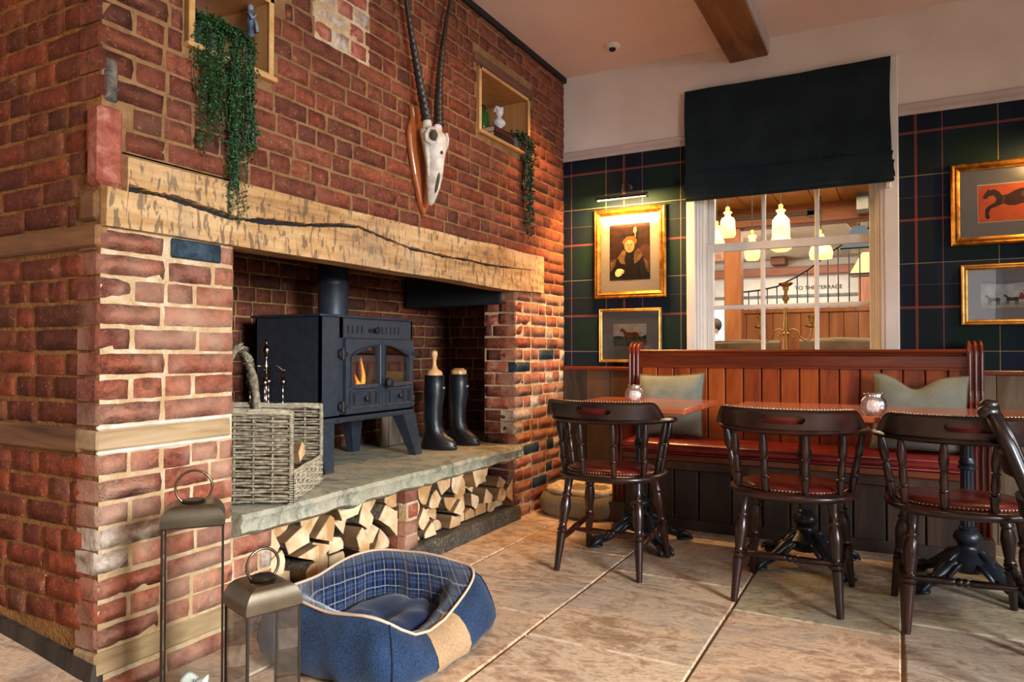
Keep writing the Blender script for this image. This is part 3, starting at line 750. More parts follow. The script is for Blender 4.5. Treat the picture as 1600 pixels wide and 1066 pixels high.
# left pier
wp = MB().box(XM-.19, XM, 1.2385, 1.70, 0, 1.372).build('wall_pier_left', 'mortar_pier'); struct(wp)
def sp_l(u, z, ci, rr):
    if 1.455 < u < 1.66 and 1.30 < z < 1.37: return 'brick_blue'
    return 'brick_white' if rr.random() < .05 else None
bricks(wp, front, R(90), 1.232, 1.703, [(1.2945+.0, 1.3635)], [(1.458, 1.652, 1.2, 1.4)], 'brick_pier', 12, sp_l, quoin0=True)
mm = MB(); mm.box(XM, XB+.004, 1.460, 1.648, 1.297, 1.358, .008); mm.build('brick', 'brick_blue', wp)
bricks(wp, front, R(90), 1.232, 1.703, courses(.7865, 7, .0725), [], 'brick_pier', 13, sp_l, quoin0=True, irregular=.007)
bricks(wp, front, R(90), 1.232, 1.703, courses(.150, 8, .0700), [], 'brick_pier', 14, sp_l, quoin0=True, irregular=.007)
bricks(wp, front, R(90), 1.232, 1.703, courses(0, 1, .07), [], 'brick_pier', 15, sp_l, quoin0=True)
MB().box(XM-.1, XB+.004, 1.226, 1.690, .716, .774, .006).build('bonding_timber', 'oak_old', wp)
m = MB(); m.box(XM-.01, XB-.0015, 1.232, 1.70, .775, .788, .004); m.box(XM-.01, XB-.0015, 1.232, 1.70, .703, .715, .004); m.build('lime_joint', 'lime', wp)
MB().box(XM-.1, XB+.004, 1.226, 1.705, .076, .142, .006).build('bonding_timber', 'oak_old', wp)
# stub of brickwork under the left end of the hearth, and the pier between the log bays
ws2 = MB().box(XM-.3, XM-.006, 1.70, 1.878, 0, .372).build('wall_stub', 'mortar_pier'); struct(ws2)
bricks(ws2, lambda u, o, z: (XB-.005+o, u, z), R(90), 1.715, 1.885, courses(.005, 5, .0725), [], 'brick_pier', 16, lambda u, z, ci, rr: 'brick_white' if u > 1.8 and rr.random() < .6 else None, irregular=.008)
wm = MB().box(-2.34, XM, 2.69, 2.775, 0, .385).build('wall_log_pier', 'mortar_pier'); struct(wm)
bricks(wm, front, R(90), 2.684, 2.782, courses(.0, 5, .0735), [], 'brick_pier', 17, lambda u, z, ci, rr: 'brick_salmon' if rr.random() < .5 else None, irregular=.006)
bricks(wm, lambda u, o, z: (u, 2.684-o, z), 0, -2.33, -2.045, courses(.0, 5, .0735), [], 'brick_dark', 18)

# right pier
wq = MB(); wq.box(XM-.215, XM, 3.772, YB, 0, 1.385); wq = wq.build('wall_pier_right', 'mortar_pier'); struct(wq)
def sp_r(u, z, ci, rr):
    if z < .3 and u > 3.95: return rr.choice(['brick_blue', 'brick_dark', 'brick_pier_r'])
    return rr.choice([None]*22+['brick_salmon', 'brick_white', 'brick_white', 'brick_blue'])
bricks(wq, front, R(90), 3.765, YB-.004, courses(0.005, 19, .0725), [], 'brick_pier_r', 21, sp_r, quoin0=True, irregular=.008)
bricks(wq, lambda u, o, z: (u, 3.763-o, z), 0, XB-.215, XB-.052, courses(0.005, 18, .0725), [], 'brick_dark', 22, lambda u, z, ci, rr: rr.choice([None, None, 'brick_salmon']), irregular=.01)

# hearth recess: back, end, flank, soffit
wh = MB(); wh.box(-3.0, -2.862, 1.44, YB, 0, 1.75); wh = wh.build('wall_hearth_back', 'mortar_dark'); struct(wh)
bricks(wh, lambda u, o, z: (-2.853+o, u, z), R(90), 1.45, 4.34, courses(.44, 17, .074), [], 'brick_dark', 31, None)
we = MB().box(-2.862, XM-.2, 4.35, YB, 0, 1.75).build('wall_hearth_end', 'mortar_dark'); struct(we)
bricks(we, lambda u, o, z: (u, 4.343-o, z), 0, -2.85, -2.22, courses(.44, 16, .074), [], 'brick_dark', 32, None)
struct(MB().box(-2.87, XM-.09, 1.44, 4.36, 1.66, 1.72).build('ceiling_recess', 'soot_black'))
blk = MB(); blk.box(-2.80, -2.10, 3.75, 3.97, 1.288, 1.50, .006)
tag(blk.build('iron_lintel', 'soot_black'), 'black sooty lintel over the nook behind the boots, under the oak beam', 'lintel')

# ---- hearth slabs, log bays, kerb
hs = shell_empty('trim_hearth')
def slab(y0, y1, zt, th, seed, name='hearth_slab'):
    rr = random.Random(seed); m = MB(); N = 36; rings = []
    for i in range(N+1):
        y = lerp(y0, y1, i/N); e = nz(y*6, seed)*.022+nz(y*25, seed)*.007
        x = -1.945+e; b = nz(y*9, seed+5)*.014
        zt_ = zt+nz(y*3, seed+9)*.004
        rings.append([(-2.86, y, zt_), (x-.03, y, zt_), (x-.008, y, zt_-.004), (x, y, zt_-.02), (x-.012+nz(y*30, 2)*.008, y, zt_-th*.5), (x-.004, y, zt_-th*.8+b), (x-.03, y, zt_-th+b), (-2.3, y, zt_-th), (-2.86, y, zt_-th)])
    m.loft(rings); return m.build(name, 'hearth', hs, True, color=(1, 1, 1, 1), angle=50)
slab(1.705, 2.745, .449, .085, 3); slab(2.752, 3.762, .447, .082, 8)
MB().box(-2.86, -1.99, 1.44, 1.702, .36, .447, .006).build('hearth_slab', 'hearth', hs, color=(.9, .9, .9, 1)) if False else None
MB().box(-2.86, XM-.225, 3.765, 4.35, .36, .447).build('hearth_slab', 'hearth', hs, color=(.8, .8, .8, 1))
MB().box(-2.86, XM-.225, 1.44, 1.703, .36, .447).build('hearth_slab', 'hearth', hs, color=(.8, .8, .8, 1))
m = MB(); N = 30; rings = []
for i in range(N+1):
    y = lerp(1.88, 3.80, i/N); e = nz(y*9, 3)*.012
    rings.append([(-2.3, y, 0), (-1.985+e, y, 0), (-1.985+e, y, .065), (-1.995+e, y, .078+e*.5), (-2.3, y, .078)])
m.loft(rings); m.build('kerb_stone', 'darkstone', hs, color=(1, 1, 1, 1))
bk = MB(); bk.box(-2.42, -2.34, 1.88, 3.80, 0, .37); bk.build('log_bay_back', 'mortar_dark', hs)

# ---- oak beam over the hearth
bm_ = thing('mantel_beam', 'long hewn pale oak beam with a crack spanning over the fireplace', 'beam', (-2.0, 2.65, 1.36))
CK = [(1.23, 1.485), (1.298, 1.481), (1.472, 1.478), (1.60, 1.462), (1.695, 1.454), (1.85, 1.468), (2.025, 1.484), (2.2, 1.512), (2.32, 1.523), (2.5, 1.50), (2.677, 1.480), (2.999, 1.476), (3.2, 1.482), (3.38, 1.478), (3.65, 1.49), (3.927, 1.505), (4.2, 1.51)]
def crack(y):
    for (a, za), (b, zb) in zip(CK, CK[1:]):
        if a <= y <= b: return lerp(za, zb, (y-a)/(b-a))+.004*nz(y*30, 1)+.003*nz(y*80, 4)
    return 1.49
rr = random.Random(44)
adze = []
for i in range(520):
    y = rr.uniform(1.25, 4.1); z = rr.uniform(1.375, 1.59)
    adze.append((y, z, rr.uniform(.0035, .008), rr.uniform(.008, .02), rr.uniform(-.25, .25), rr.uniform(.4, 1)))
def dent(y, z):
    d = 0
    for (a, b, wy, wz, s_, k) in NEAR[int(y*20)]:
        q = ((y-a-(z-b)*s_)/wy)**2+((z-b)/wz)**2
        if q < 1: d = max(d, (1-q)*k)
    return d
NEAR = {k: [a for a in adze if abs(a[0]-(k+.5)/20) < .05] for k in range(20, 90)}
def bx(y, z):
    cz = crack(y); d = abs(z-cz); wd = (.0120 if y < 1.9 else .0092 if y < 2.3 else .0072)*(1 if y < 3.4 else max(0, (4.0-y)/.6)) * (.75+.6*nz(y*9, 7))
    x = XB+.022+.006*nz(y*2, z*8)+.002*nz(y*40, z*10)-.0045*dent(y, z)
    if d < wd: x -= .045*min(1, (wd-d)/.0025)
    return x
m = MB(); NU, NV = 620, 44
y0b, y1b = 1.2385, 4.108
vs = []
for j in range(NV+1):
    for i in range(NU+1):
        y = lerp(y0b, y1b, i/NU); cz = crack(y); zb = 1.362+.008*nz(y*1.5, 3)+(.012 if y > 3.6 else 0)*(min(1, (y-3.6)/.4) if y > 3.6 else 0)
        zt = lerp(1.572, 1.606, (y-1.3)/2.8)+.006*nz(y*3, 9) if y > 1.3 else 1.482
        v = j/NV
        # concentrate rows at the crack
        if y > 1.3:
            if v < .36: z = lerp(zb, cz-.018, v/.36)
            elif v < .64: z = lerp(cz-.018, cz+.018, (v-.36)/.28)
            else: z = lerp(cz+.018, zt, (v-.64)/.36)
        else: z = lerp(zb, 1.478, v)
        vs.append((bx(y, z), y, z))
w = NU+1; fs = [(j*w+i, j*w+i+1, (j+1)*w+i+1, (j+1)*w+i) for j in range(NV) for i in range(NU)]
b0 = len(vs)
for j in (0, NV):
    for i in range(NU+1): p = vs[j*w+i]; vs.append((XB-.085, p[1], p[2]))
for i in range(NU):
    fs.append((i, b0+i, b0+i+1, i+1)); fs.append((NV*w+i, NV*w+i+1, b0+w+i+1, b0+w+i))
fs.append(tuple([j*w for j in range(NV+1)]+[b0+w, b0])); fs.append(tuple([j*w+NU for j in range(NV+1)]+[b0+w+NU, b0+NU]))
m.add(vs, fs)
def beam_mat():
    t = NT('hewn_oak'); g = t.n('ShaderNodeNewGeometry'); P = g.outputs['Position']
    n = t.noise(t.map((1, .10, 1), P), 30, 6, .5, .6); n2 = t.noise(t.map((1, .6, 1), P), 3, 4, .6)
    f = t.math('ADD', t.math('MULTIPLY', n, .55), t.math('MULTIPLY', n2, .5))
    col = t.ramp(f, [(.38, '#85603b'), (.5, '#ae8657'), (.62, '#c6a274')])
    # grey bruises where the adze bit
    chop = t.noise(t.map((1, 3.6, 1.2), P), 15, 3, .5); m1 = t.ramp(chop, [(.545, (0, 0, 0)), (.60, (.7, .7, .7))])
    col = t.mix(m1, col, '#51453a'); grey = t.noise(t.map(src=P), 2.2, 4, .8); col = t.mix(t.ramp(grey, [(.52, (0, 0, 0)), (.68, (.5, .5, .5))]), col, '#8d7c68')
    t.set(col=col, rough=.8, spec=.2); t.bump(t.math('SUBTRACT', n, t.math('MULTIPLY', chop, .4)), .5, .005); return t.m
M['hewn'] = beam_mat()
m.build('beam_timber', 'hewn', bm_, False)
MB().box(XB-.08, XB-.004, 1.31, 4.09, 1.378, 1.565).build('crack_shade_core', 'soot_black', bm_)  # black core placed behind the crack, its colour supplies the crack's shade

# ================================================================= ROOM BEYOND THE WINDOW
YF = 12.0
struct(MB().box(-4.6, 2.6, YB+.2, YF+.2, -.15, -.02).build('floor_2', 'reclaimed'))
wfar = MB(); wfar.box(-4.6, 2.6, YF, YF+.15, -.1, 3.3); wfar = wfar.build('wall_far', 'farwhite'); struct(wfar)
struct(MB().box(-4.75, -4.6, YB+.2, YF+.15, -.1, 3.3).build('wall_far_left', 'cream'))
struct(MB().box(2.6, 2.75, YB+.2, YF+.15, -.1, 3.3).build('wall_far_right', 'cream'))
struct(MB().box(-4.6, 2.6, 7.35, YF+.15, 3.0, 3.1).build('ceiling_far', 'cream'))
c2 = MB().box(-4.6, 2.6, YB+.2, 7.36, 2.42, 2.5).build('ceiling_2', 'farboard'); struct(c2)
xx = -4.6
rq = random.Random(5)
while xx < 2.5:
    wd = rq.choice([.22, .3, .34]); MB().box(xx+.003, min(xx+wd, 2.6)-.003, YB+.22, 7.3, 2.395-rq.uniform(0, .006), 2.43, .003).build('ceiling_board', 'farboard', c2); xx += wd
tb = struct(MB().box(-4.6, 2.6, 7.2, 7.4, 2.21, 2.40, .01).build('trim_2', 'redwood'))
st = MB(); st.box(-3.0, -.70, 7.185, 7.2, 2.285, 2.315, .003); st.add([(-.72, 7.18, 2.335), (-.66, 7.18, 2.345), (-.60, 7.18, 2.30), (-.66, 7.18, 2.255), (-.72, 7.18, 2.265)], [(0, 1, 2, 3, 4)])
st.box(-.73, -.62, 7.18, 7.2, 2.27, 2.33, .01); st.build('iron_strap', 'iron', tb)
MB().box(-.30, -.20, 6.9, 7.18, 2.24, 2.42, .004).build('steel_plate', 'metalgrey', tb)
struct(MB().box(-1.50, -1.34, 7.22, 7.38, -.02, 2.22, .008).build('trim_3', 'redwoodz'))
tb2 = MB().box(-4.6, 2.6, YF-.12, YF, 2.20, 2.33, .01).build('trim_4', 'redwood'); struct(tb2)
struct(MB().box(-.48, -.30, 11.5, 11.68, -.02, 2.4, .01).build('trim_5', 'redwoodz'))
struct(MB().box(-1.72, -1.5, 11.7, 11.99, 2.36, 2.48, .01).build('trim_6', 'redwood'))
struct(MB().box(-4.6, 2.6, YF-.03, YF, 1.86, 1.90, .004).build('trim_7', 'metalgrey'))
struct(MB().box(-4.6, -1.7, 10.3, 10.5, 2.28, 2.42, .01).build('trim_8', 'ceilbeam'))
# sloping cream soffit and rafters beyond the beam
sf = MB(); sf.add([(-4.6, 7.6, 2.95), (2.6, 7.6, 2.95), (2.6, YF, 2.45), (-4.6, YF, 2.45)], [(0, 1, 2, 3)]); sf.add([(-4.6, 7.6, 3.0), (2.6, 7.6, 3.0), (2.6, YF, 2.5), (-4.6, YF, 2.5)], [(0, 3, 2, 1)])
struct(sf.build('ceiling_slope', 'cream'))
for k, (a, b) in enumerate(((-.62, -.20), (-.30, .15))):
    mm = MB(); mm.tube([(a, 8.3, 2.62), (b, 9.9, 2.28)], .06, 4); struct(mm.build('trim_%d' % (9+k), 'ceilbeam'))
dr = MB().box(-2.72, -2.42, YF-.04, YF-.005, -.02, 1.69).build('door_1', 'doorlight'); struct(dr)
# lettering on the far wall
def text(body, size, loc, rot, mat, parent, ext=.002, name='lettering'):
    cu = bpy.data.curves.new(name, 'FONT'); cu.body = body; cu.size = size; cu.extrude = ext; cu.align_x = 'CENTER'; cu.align_y = 'CENTER'
    o = bpy.data.objects.new(name, cu); COL.objects.link(o); bpy.context.view_layer.update()
    me = bpy.data.meshes.new_from_object(o.evaluated_get(bpy.context.evaluated_depsgraph_get())); bpy.data.objects.remove(o)
    me.materials.clear(); me.materials.append(M[mat]); p = bpy.data.objects.new(name, me); COL.objects.link(p); p.parent = parent; p.location = loc; p.rotation_euler = rot; return p
text('TO THE TERRACE', .085, (-1.06, YF-.006, 2.0), (R(90), 0, 0), 'soot_black', wfar, .003)
# boarded partition
pt = MB().box(-1.60, 2.6, 8.22, 8.26, -.02, 1.42).build('wall_partition', 'redwood'); struct(pt)
xx = -1.60; rq = random.Random(9)
while xx < 2.5:
    MB().box(xx+.002, xx+.138, 8.195-rq.uniform(0, .004), 8.22, -.02, 1.42, .003).build('partition_board', 'farpanel', pt); xx += .14
MB().box(-1.62, 2.6, 8.17, 8.28, 1.42, 1.47, .006).build('cap_rail', 'farpanel', pt)
# staircase balustrade
sr = thing('stair_balustrade', 'black wrought-iron balustrade sweeping up a stair beyond the window', 'railing', (-.9, 8.8, 0))
RP = [(-1.75, 1.700), (-1.628, 1.711), (-1.43, 1.726), (-1.222, 1.762), (-1.039, 1.851), (-.888, 1.939), (-.611, 2.15), (-.35, 2.31), (-.05, 2.50)]
MB().tube([(x, 8.8, z) for x, z in RP], .011, 6).build('handrail', 'iron', sr, True)
def rz_(x):
    for (a, za), (b, zb) in zip(RP, RP[1:]):
        if a <= x <= b: return lerp(za, zb, (x-a)/(b-a))
    return 2.4
for x in (-1.54, -1.431, -1.33, -1.223, -1.115, -1.0, -.89, -.782, -.675, -.569, -.458, -.349, -.24):
    zb = max(.0, (x+1.8)*.2)
    MB().tube([(x, 8.8, .55+max(0, x+1.2)*.5), (x, 8.8, rz_(x))], .0075, 6).build('baluster', 'iron', sr, True)
m = MB()
for k in range(9): m.box(-1.75+.2*k, -1.5+.2*k, 8.55, 9.3, -.02, .45+.11*max(0, k-1)*.9, .004)
m.build('stair_tread', 'farboard', sr)
# lights of that room
light('AREA', 'far_room_light', (-.6, 6.0, 2.36), 95, (1, .74, .42), size=(2.6, 1.6))
light('AREA', 'far_stair_light', (-.8, 10.0, 2.5), 170, (1, .88, .72), size=(3.5, 2.2))
light('AREA', 'far_window_light', (-3.8, 9.5, 1.6), 70, (1, .96, .9), (0, 9.5, 1.3), (1.5, 1.6))

# ================================================================= NICHES AND WHAT STANDS IN THEM
def niche(name, y0, y1, z0, z1, label, sill_ext):
    t = thing(name, label, 'shelf box', (-2.2, (y0+y1)/2, z0)); th = .018; xf = XB+.006; xk = -2.33
    MB().box(xk, xf, y0, y0+th, z0, z1, .002).build('side_board', 'pine_in', t)
    MB().box(xk, xf, y1-th, y1, z0, z1, .002).build('side_board', 'pine_in', t)
    MB().box(xk, xf, y0+th, y1-th, z1-th, z1, .002).build('top_board', 'pine_in', t)
    MB().box(xk, xf, y0+th, y1-th, z0, z0+th, .002).build('bottom_board', 'pine', t)
    MB().box(xk, xk+.01, y0+th, y1-th, z0+th, z1-th).build('back_panel', 'ceiling', t)
    m = MB(); m.box(XB+.002, XB+.012, y0, y0+.022, z0, z1, .003); m.box(XB+.002, XB+.012, y1-.022, y1, z0, z1, .003); m.box(XB+.002, XB+.012, y0, y1, z1-.02, z1, .003); m.build('face_frame', 'pine', t)
    m = MB(); m.box(xk+.05, XB+.03, y0-sill_ext, y1+sill_ext*.6, z0-.012, z0+.006, .008); m.build('sill', 'pine', t)
    return t
niche('niche_box', 1.512, 1.866, 1.992, 2.286, 'pine-lined niche box on the left of the skull, trailing plant spilling out', .014)
niche('niche_box', 3.325, 3.932, 2.208, 2.568, 'pine-lined niche box on the right of the skull, holding a green jar', .01)

def trailing_plant(name, label, loc, potr, poth, strands, leafmat, leafsize, seed, potmat='pot', square=False):
    t = thing(name, label, 'plant', loc); rr = random.Random(seed); X0, Y0, Z0 = loc
    m = MB()
    if square: m.loft([[(X0+sx*r, Y0+sy*r, Z0+z) for sx, sy in ((-1, -1), (1, -1), (1, 1), (-1, 1))] for r, z in ((potr*.75, 0), (potr, poth), (potr*.9, poth), (potr*.85, poth*.8))])
    else: m.lathe([(potr*.72, 0), (potr*.95, poth*.9), (potr, poth*.92), (potr, poth), (potr*.88, poth), (potr*.85, poth*.8)], 20, loc)
    m.build('pot', potmat, t, True, angle=40)
    st = MB(); lf = MB()
    def leaf(p, s):
        a = rr.uniform(0, 6.28); el = rr.uniform(-.9, .6); d = Vector((math.cos(a)*math.cos(el), math.sin(a)*math.cos(el), math.sin(el)))
        q = Vector((rr.uniform(-1, 1), rr.uniform(-1, 1), rr.uniform(-1, 1))).cross(d).normalized(); n_ = d.cross(q)
        s *= rr.uniform(.7, 1.3); p = Vector(p)
        lf.add([p, p+d*s*.5+q*s*.38, p+d*s+n_*s*.12, p+d*s*.5-q*s*.38, p+d*s*.5+n_*s*.18], [(0, 1, 4), (1, 2, 4), (2, 3, 4), (3, 0, 4)])
    for (dy, drop, out, dens) in strands:
        a = rr.uniform(-.3, .3); p0 = Vector((X0+rr.uniform(-.3, .8)*potr, Y0+dy*.5, Z0+poth*rr.uniform(.95, 1.1)))
        pts = [p0, p0+Vector((.03, dy*.1, rr.uniform(.01, .03)))]; edge = Vector((XB+.035+out, Y0+dy, Z0+rr.uniform(.02, .06))); pts.append((pts[-1]+edge)/2+Vector((0, 0, .015))); pts.append(edge)
        z = edge.z; y = edge.y; k = max(2, int(drop/.03))
        for i in range(k):
            z -= drop/k; y += rr.uniform(-.006, .006); pts.append(Vector((XB+.022+out+rr.uniform(-.005, .008), y, z)))
        st.tube(pts, .0015, 4, False)
        for A, B in zip(pts, pts[1:]):
            n_ = max(1, int((B-A).length/dens))
            for i in range(n_): leaf(A.lerp(B, rr.random())+Vector((rr.uniform(-.008, .012), rr.uniform(-.008, .008), rr.uniform(-.004, .004))), leafsize)
    for i in range(260):
        p = Vector((X0+rr.uniform(-1.1, 1.1)*potr, Y0+rr.uniform(-1.15, 1.15)*potr, Z0+poth+abs(rr.gauss(0, .018)))); leaf(p, leafsize)
    st.build('stems', leafmat, t); o = lf.build('foliage', leafmat, t); o['kind'] = 'stuff'
    return t
rr = random.Random(77)
strs = []
for i in range(16): strs.append((rr.uniform(-.115, -.02), rr.uniform(.18, .42), rr.uniform(0, .02), .0040))
for i in range(24): strs.append((rr.uniform(.0, .085), rr.uniform(.20, .58) if rr.random() < .7 else .35, rr.uniform(0, .025), .0036))
strs += [(.02, .62, .01, .004), (.035, .60, .01, .004), (.01, .55, .0, .004), (-.12, .12, .0, .004), (-.13, .2, .0, .004)]
trailing_plant('trailing_plant', 'dense green trailing plant in a grey pot hanging from the left niche', (-2.11, 1.655, 2.012), .065, .10, strs, 'leaf', .011, 5)
strs = [(rr.uniform(-.03, .05), rr.uniform(.25, .58), rr.uniform(0, .025), .0075) for i in range(13)]
trailing_plant('trailing_plant', 'dark leafy trailing plant at the corner of the right niche', (-2.06, 3.84, 2.228), .04, .075, strs, 'leaf_dk', .021, 8, 'pot', True)
# figurine in the left niche
f = thing('figurine', 'small blue and white figurine hanging on the right side of the left niche', 'figurine', (-2.07, 1.828, 2.13))
m = MB(); m.lathe([(.028, 0), (.026, .01), (.018, .05), (.024, .10), (.030, .135), (.022, .155), (.010, .165)], 14, (0, 0, 0)); m.v = [(-2.07+x*.6, 1.828+y*.6, 2.15+z*.6) for x, y, z in m.v]; m.build('robe', 'figb', f, True)
m = MB(); m.ell(-2.07, 1.828, 2.258, .012, .012, .015); m.build('head', 'figw', f, True)
m = MB(); m.tube([(-2.06, 1.81, 2.235), (-2.045, 1.815, 2.21), (-2.045, 1.83, 2.225)], .006, 8); m.tube([(-2.07, 1.84, 2.235), (-2.055, 1.842, 2.20), (-2.05, 1.842, 2.17)], .006, 8); m.build('arms', 'figw', f, True)
# right niche
f = thing('glass_jar', 'tall green glass jar with a dark stopper in the right niche', 'jar', (-2.17, 3.655, 2.2265))
MB().lathe([(.035, 0), (.045, .01), (.048, .10), (.046, .17), (.034, .20), (.022, .215), (.02, .225)], 20, (-2.17, 3.655, 2.2265)).build('jar_body', 'bottle', f, True)
MB().lathe([(.022, 0), (.024, .01), (.02, .022), (.008, .03)], 14, (-2.17, 3.655, 2.448)).build('stopper', 'bookdk', f, True)
for nm, mt, lb, (x0, x1, y0, y1, z0, z1) in (('book', 'bookdk', 'dark closed book lying at the bottom of the pile in the right niche', (-2.105, -2.005, 3.52, 3.745, 2.2265, 2.262)),
        ('book', 'bookred', 'red-brown book lying on top of the dark one under the bust', (-2.10, -2.01, 3.53, 3.74, 2.2625, 2.296))):
    f = thing(nm, lb, 'book', ((x0+x1)/2, (y0+y1)/2, z0), group='books in the right niche')
    m = MB(); m.box(x0, x1, y0, y1, z0, z0+.003); m.box(x0, x1, y0, y1, z1-.003, z1); m.box(x1-.004, x1, y0, y1, z0, z1); m.box(x0, x1, y0, y0+.001, z0, z1) if False else None; m.build('cover', mt, f)
    MB().box(x0+.004, x1-.004, y0+.004, y1-.004, z0+.003, z1-.003).build('pages', 'bookpg', f)
f = thing('bust', 'small white classical bust standing on the books in the right niche', 'bust', (-2.055, 3.655, 2.2965))
m = MB(); bx_, by_, bz_ = -2.055, 3.655, 2.2965
m.lathe([(.026, 0), (.026, .008), (.016, .012), (.014, .026), (.030, .036), (.040, .05), (.034, .066), (.017, .078), (.015, .092)], 16, (bx_, by_, bz_))
m.ell(bx_, by_, bz_+.118, .026, .023, .032, 14, 10, lambda v: Vector((v.x+.006*math.exp(-((v.z-bz_-.112)/.006)**2)*(1 if v.x > bx_+.018 and abs(v.y-by_) < .008 else 0), v.y, v.z)))
for i in range(16):
    a = i/16*6.28; m.ell(bx_-.005+.022*math.cos(a), by_+.021*math.sin(a), bz_+.132+.008*math.sin(a*3), .010, .010, .012, 8, 6)
m.build('bust_body', 'bust', f, True)

# ================================================================= SKULL TROPHY
sk = thing('skull_trophy', 'bleached antelope skull with long ringed horns on a wooden shield', 'trophy', (-1.98, 2.80, 1.66))
PY = 2.80
shield = [(0, 1.655), (.035, 1.70), (.085, 1.83), (.118, 1.95), (.128, 2.02), (.122, 2.06), (.105, 2.085), (.10, 2.11), (.108, 2.15), (.085, 2.160), (.06, 2.150), (.03, 2.165), (0, 2.178)]
out = [(PY+a, z) for a, z in shield]+[(PY-a, z) for a, z in shield[-2:0:-1]]
cy_, cz_ = PY, 1.96
def ins(k): return [(cy_+(a-cy_)*k, cz_+(z-cz_)*(1-(1-k)*.6)) for a, z in out]
m = MB(); m.prism(out, lambda a, b: (XB+.003, a, b), lambda a, b: (XB+.014, a, b)); m.build('shield_back', 'plaque', sk)
m = MB(); m.loft([[(XB+x, a, z) for a, z in ins(k)] for x, k in ((.012, .99), (.020, .95), (.024, .90), (.024, .88))]); 
m.build('shield_face', 'plaque', sk)
def SK(v): return v
secs = [  # z, x centre (out), half width y, half depth x
    (2.060, .040, .030, .020), (2.052, .050, .052, .036), (2.030, .066, .064, .050), (2.000, .078, .068, .058), (1.970, .084, .066, .056), (1.940, .082, .056, .052), (1.905, .080, .044, .048),
    (1.865, .080, .036, .044), (1.820, .078, .032, .040), (1.780, .074, .028, .034), (1.740, .068, .022, .026), (1.705, .060, .016, .018), (1.688, .056, .007, .008)]
SY = 2.765
m = MB(); rings = []
for z, xo, wy, dx in secs:
    r = []
    for j in range(20):
        t = 2*math.pi*j/20; ca, sa = math.cos(t), math.sin(t)
        ca = math.copysign(abs(ca)**.8, ca); sa = math.copysign(abs(sa)**.8, sa)
        bulge = 1+.10*nz(z*20, t*2)
        r.append((XB+.02+xo+dx*ca*bulge, SY+wy*sa*bulge*(1-.25*max(0, ca)), z))
    rings.append(r)
m.loft(rings)
for s_ in (-1, 1):   # brow rims and cheek bones
    m.tube([(XB+.135, SY+s_*.044, 2.030), (XB+.148, SY+s_*.038, 2.0), (XB+.138, SY+s_*.042, 1.966), (XB+.118, SY+s_*.056, 1.960), (XB+.10, SY+s_*.068, 1.975), (XB+.098, SY+s_*.072, 2.005), (XB+.112, SY+s_*.062, 2.032), (XB+.135, SY+s_*.044, 2.030)], .0075, 8, False)
    m.tube([(XB+.095, SY+s_*.060, 1.96), (XB+.09, SY+s_*.042, 1.89), (XB+.085, SY+s_*.030, 1.82)], [.014, .010, .005], 8)
    m.lathe([(.024, 0), (.022, .5), (.018, 1)], 12, A=(XB+.085, SY+s_*.040, 2.04), B=(XB+.085, SY+s_*.047, 2.09))
m.build('skull', 'bone', sk, True)
m = MB()
for s_ in (-1, 1): m.ell(XB+.128, SY+s_*.050, 1.998, .020, .021, .026)
m.ell(XB+.147, SY-.016, 1.925, .010, .008, .009)
m.build('eye_socket', 'hole', sk, True)
m = MB(); m.ell(XB+.122, SY-.012, 1.79, .010, .009, .05, f=lambda v: Vector((v.x+(v.z-1.79)*.20, v.y, v.z))); m.build('nasal_opening', 'hole', sk, True)
for s_ in (-1, 1):
    m = MB(); pts = []; rad = []
    N = 130
    for i in range(N+1):
        t = i/N; L = .95*t
        z = 2.075+L*.80; tp = t*1.25; y = SY+s_*(.047+.10*tp+.035*tp*tp); x = XB+.088-.035*tp-.012*math.sin(tp*3)
        r = lerp(.0265, .005, t**.8); ringy = (.0022*math.sin(i*2*math.pi/5)) if t < .62 else 0
        pts.append((x, y, z)); rad.append(r+ringy*(1-t))
    zmax = 2.84; k = next((i for i, p in enumerate(pts) if p[2] > zmax), len(pts)); m.tube(pts[:k], rad[:k], 14); m.build('horn', 'horn', sk, True)

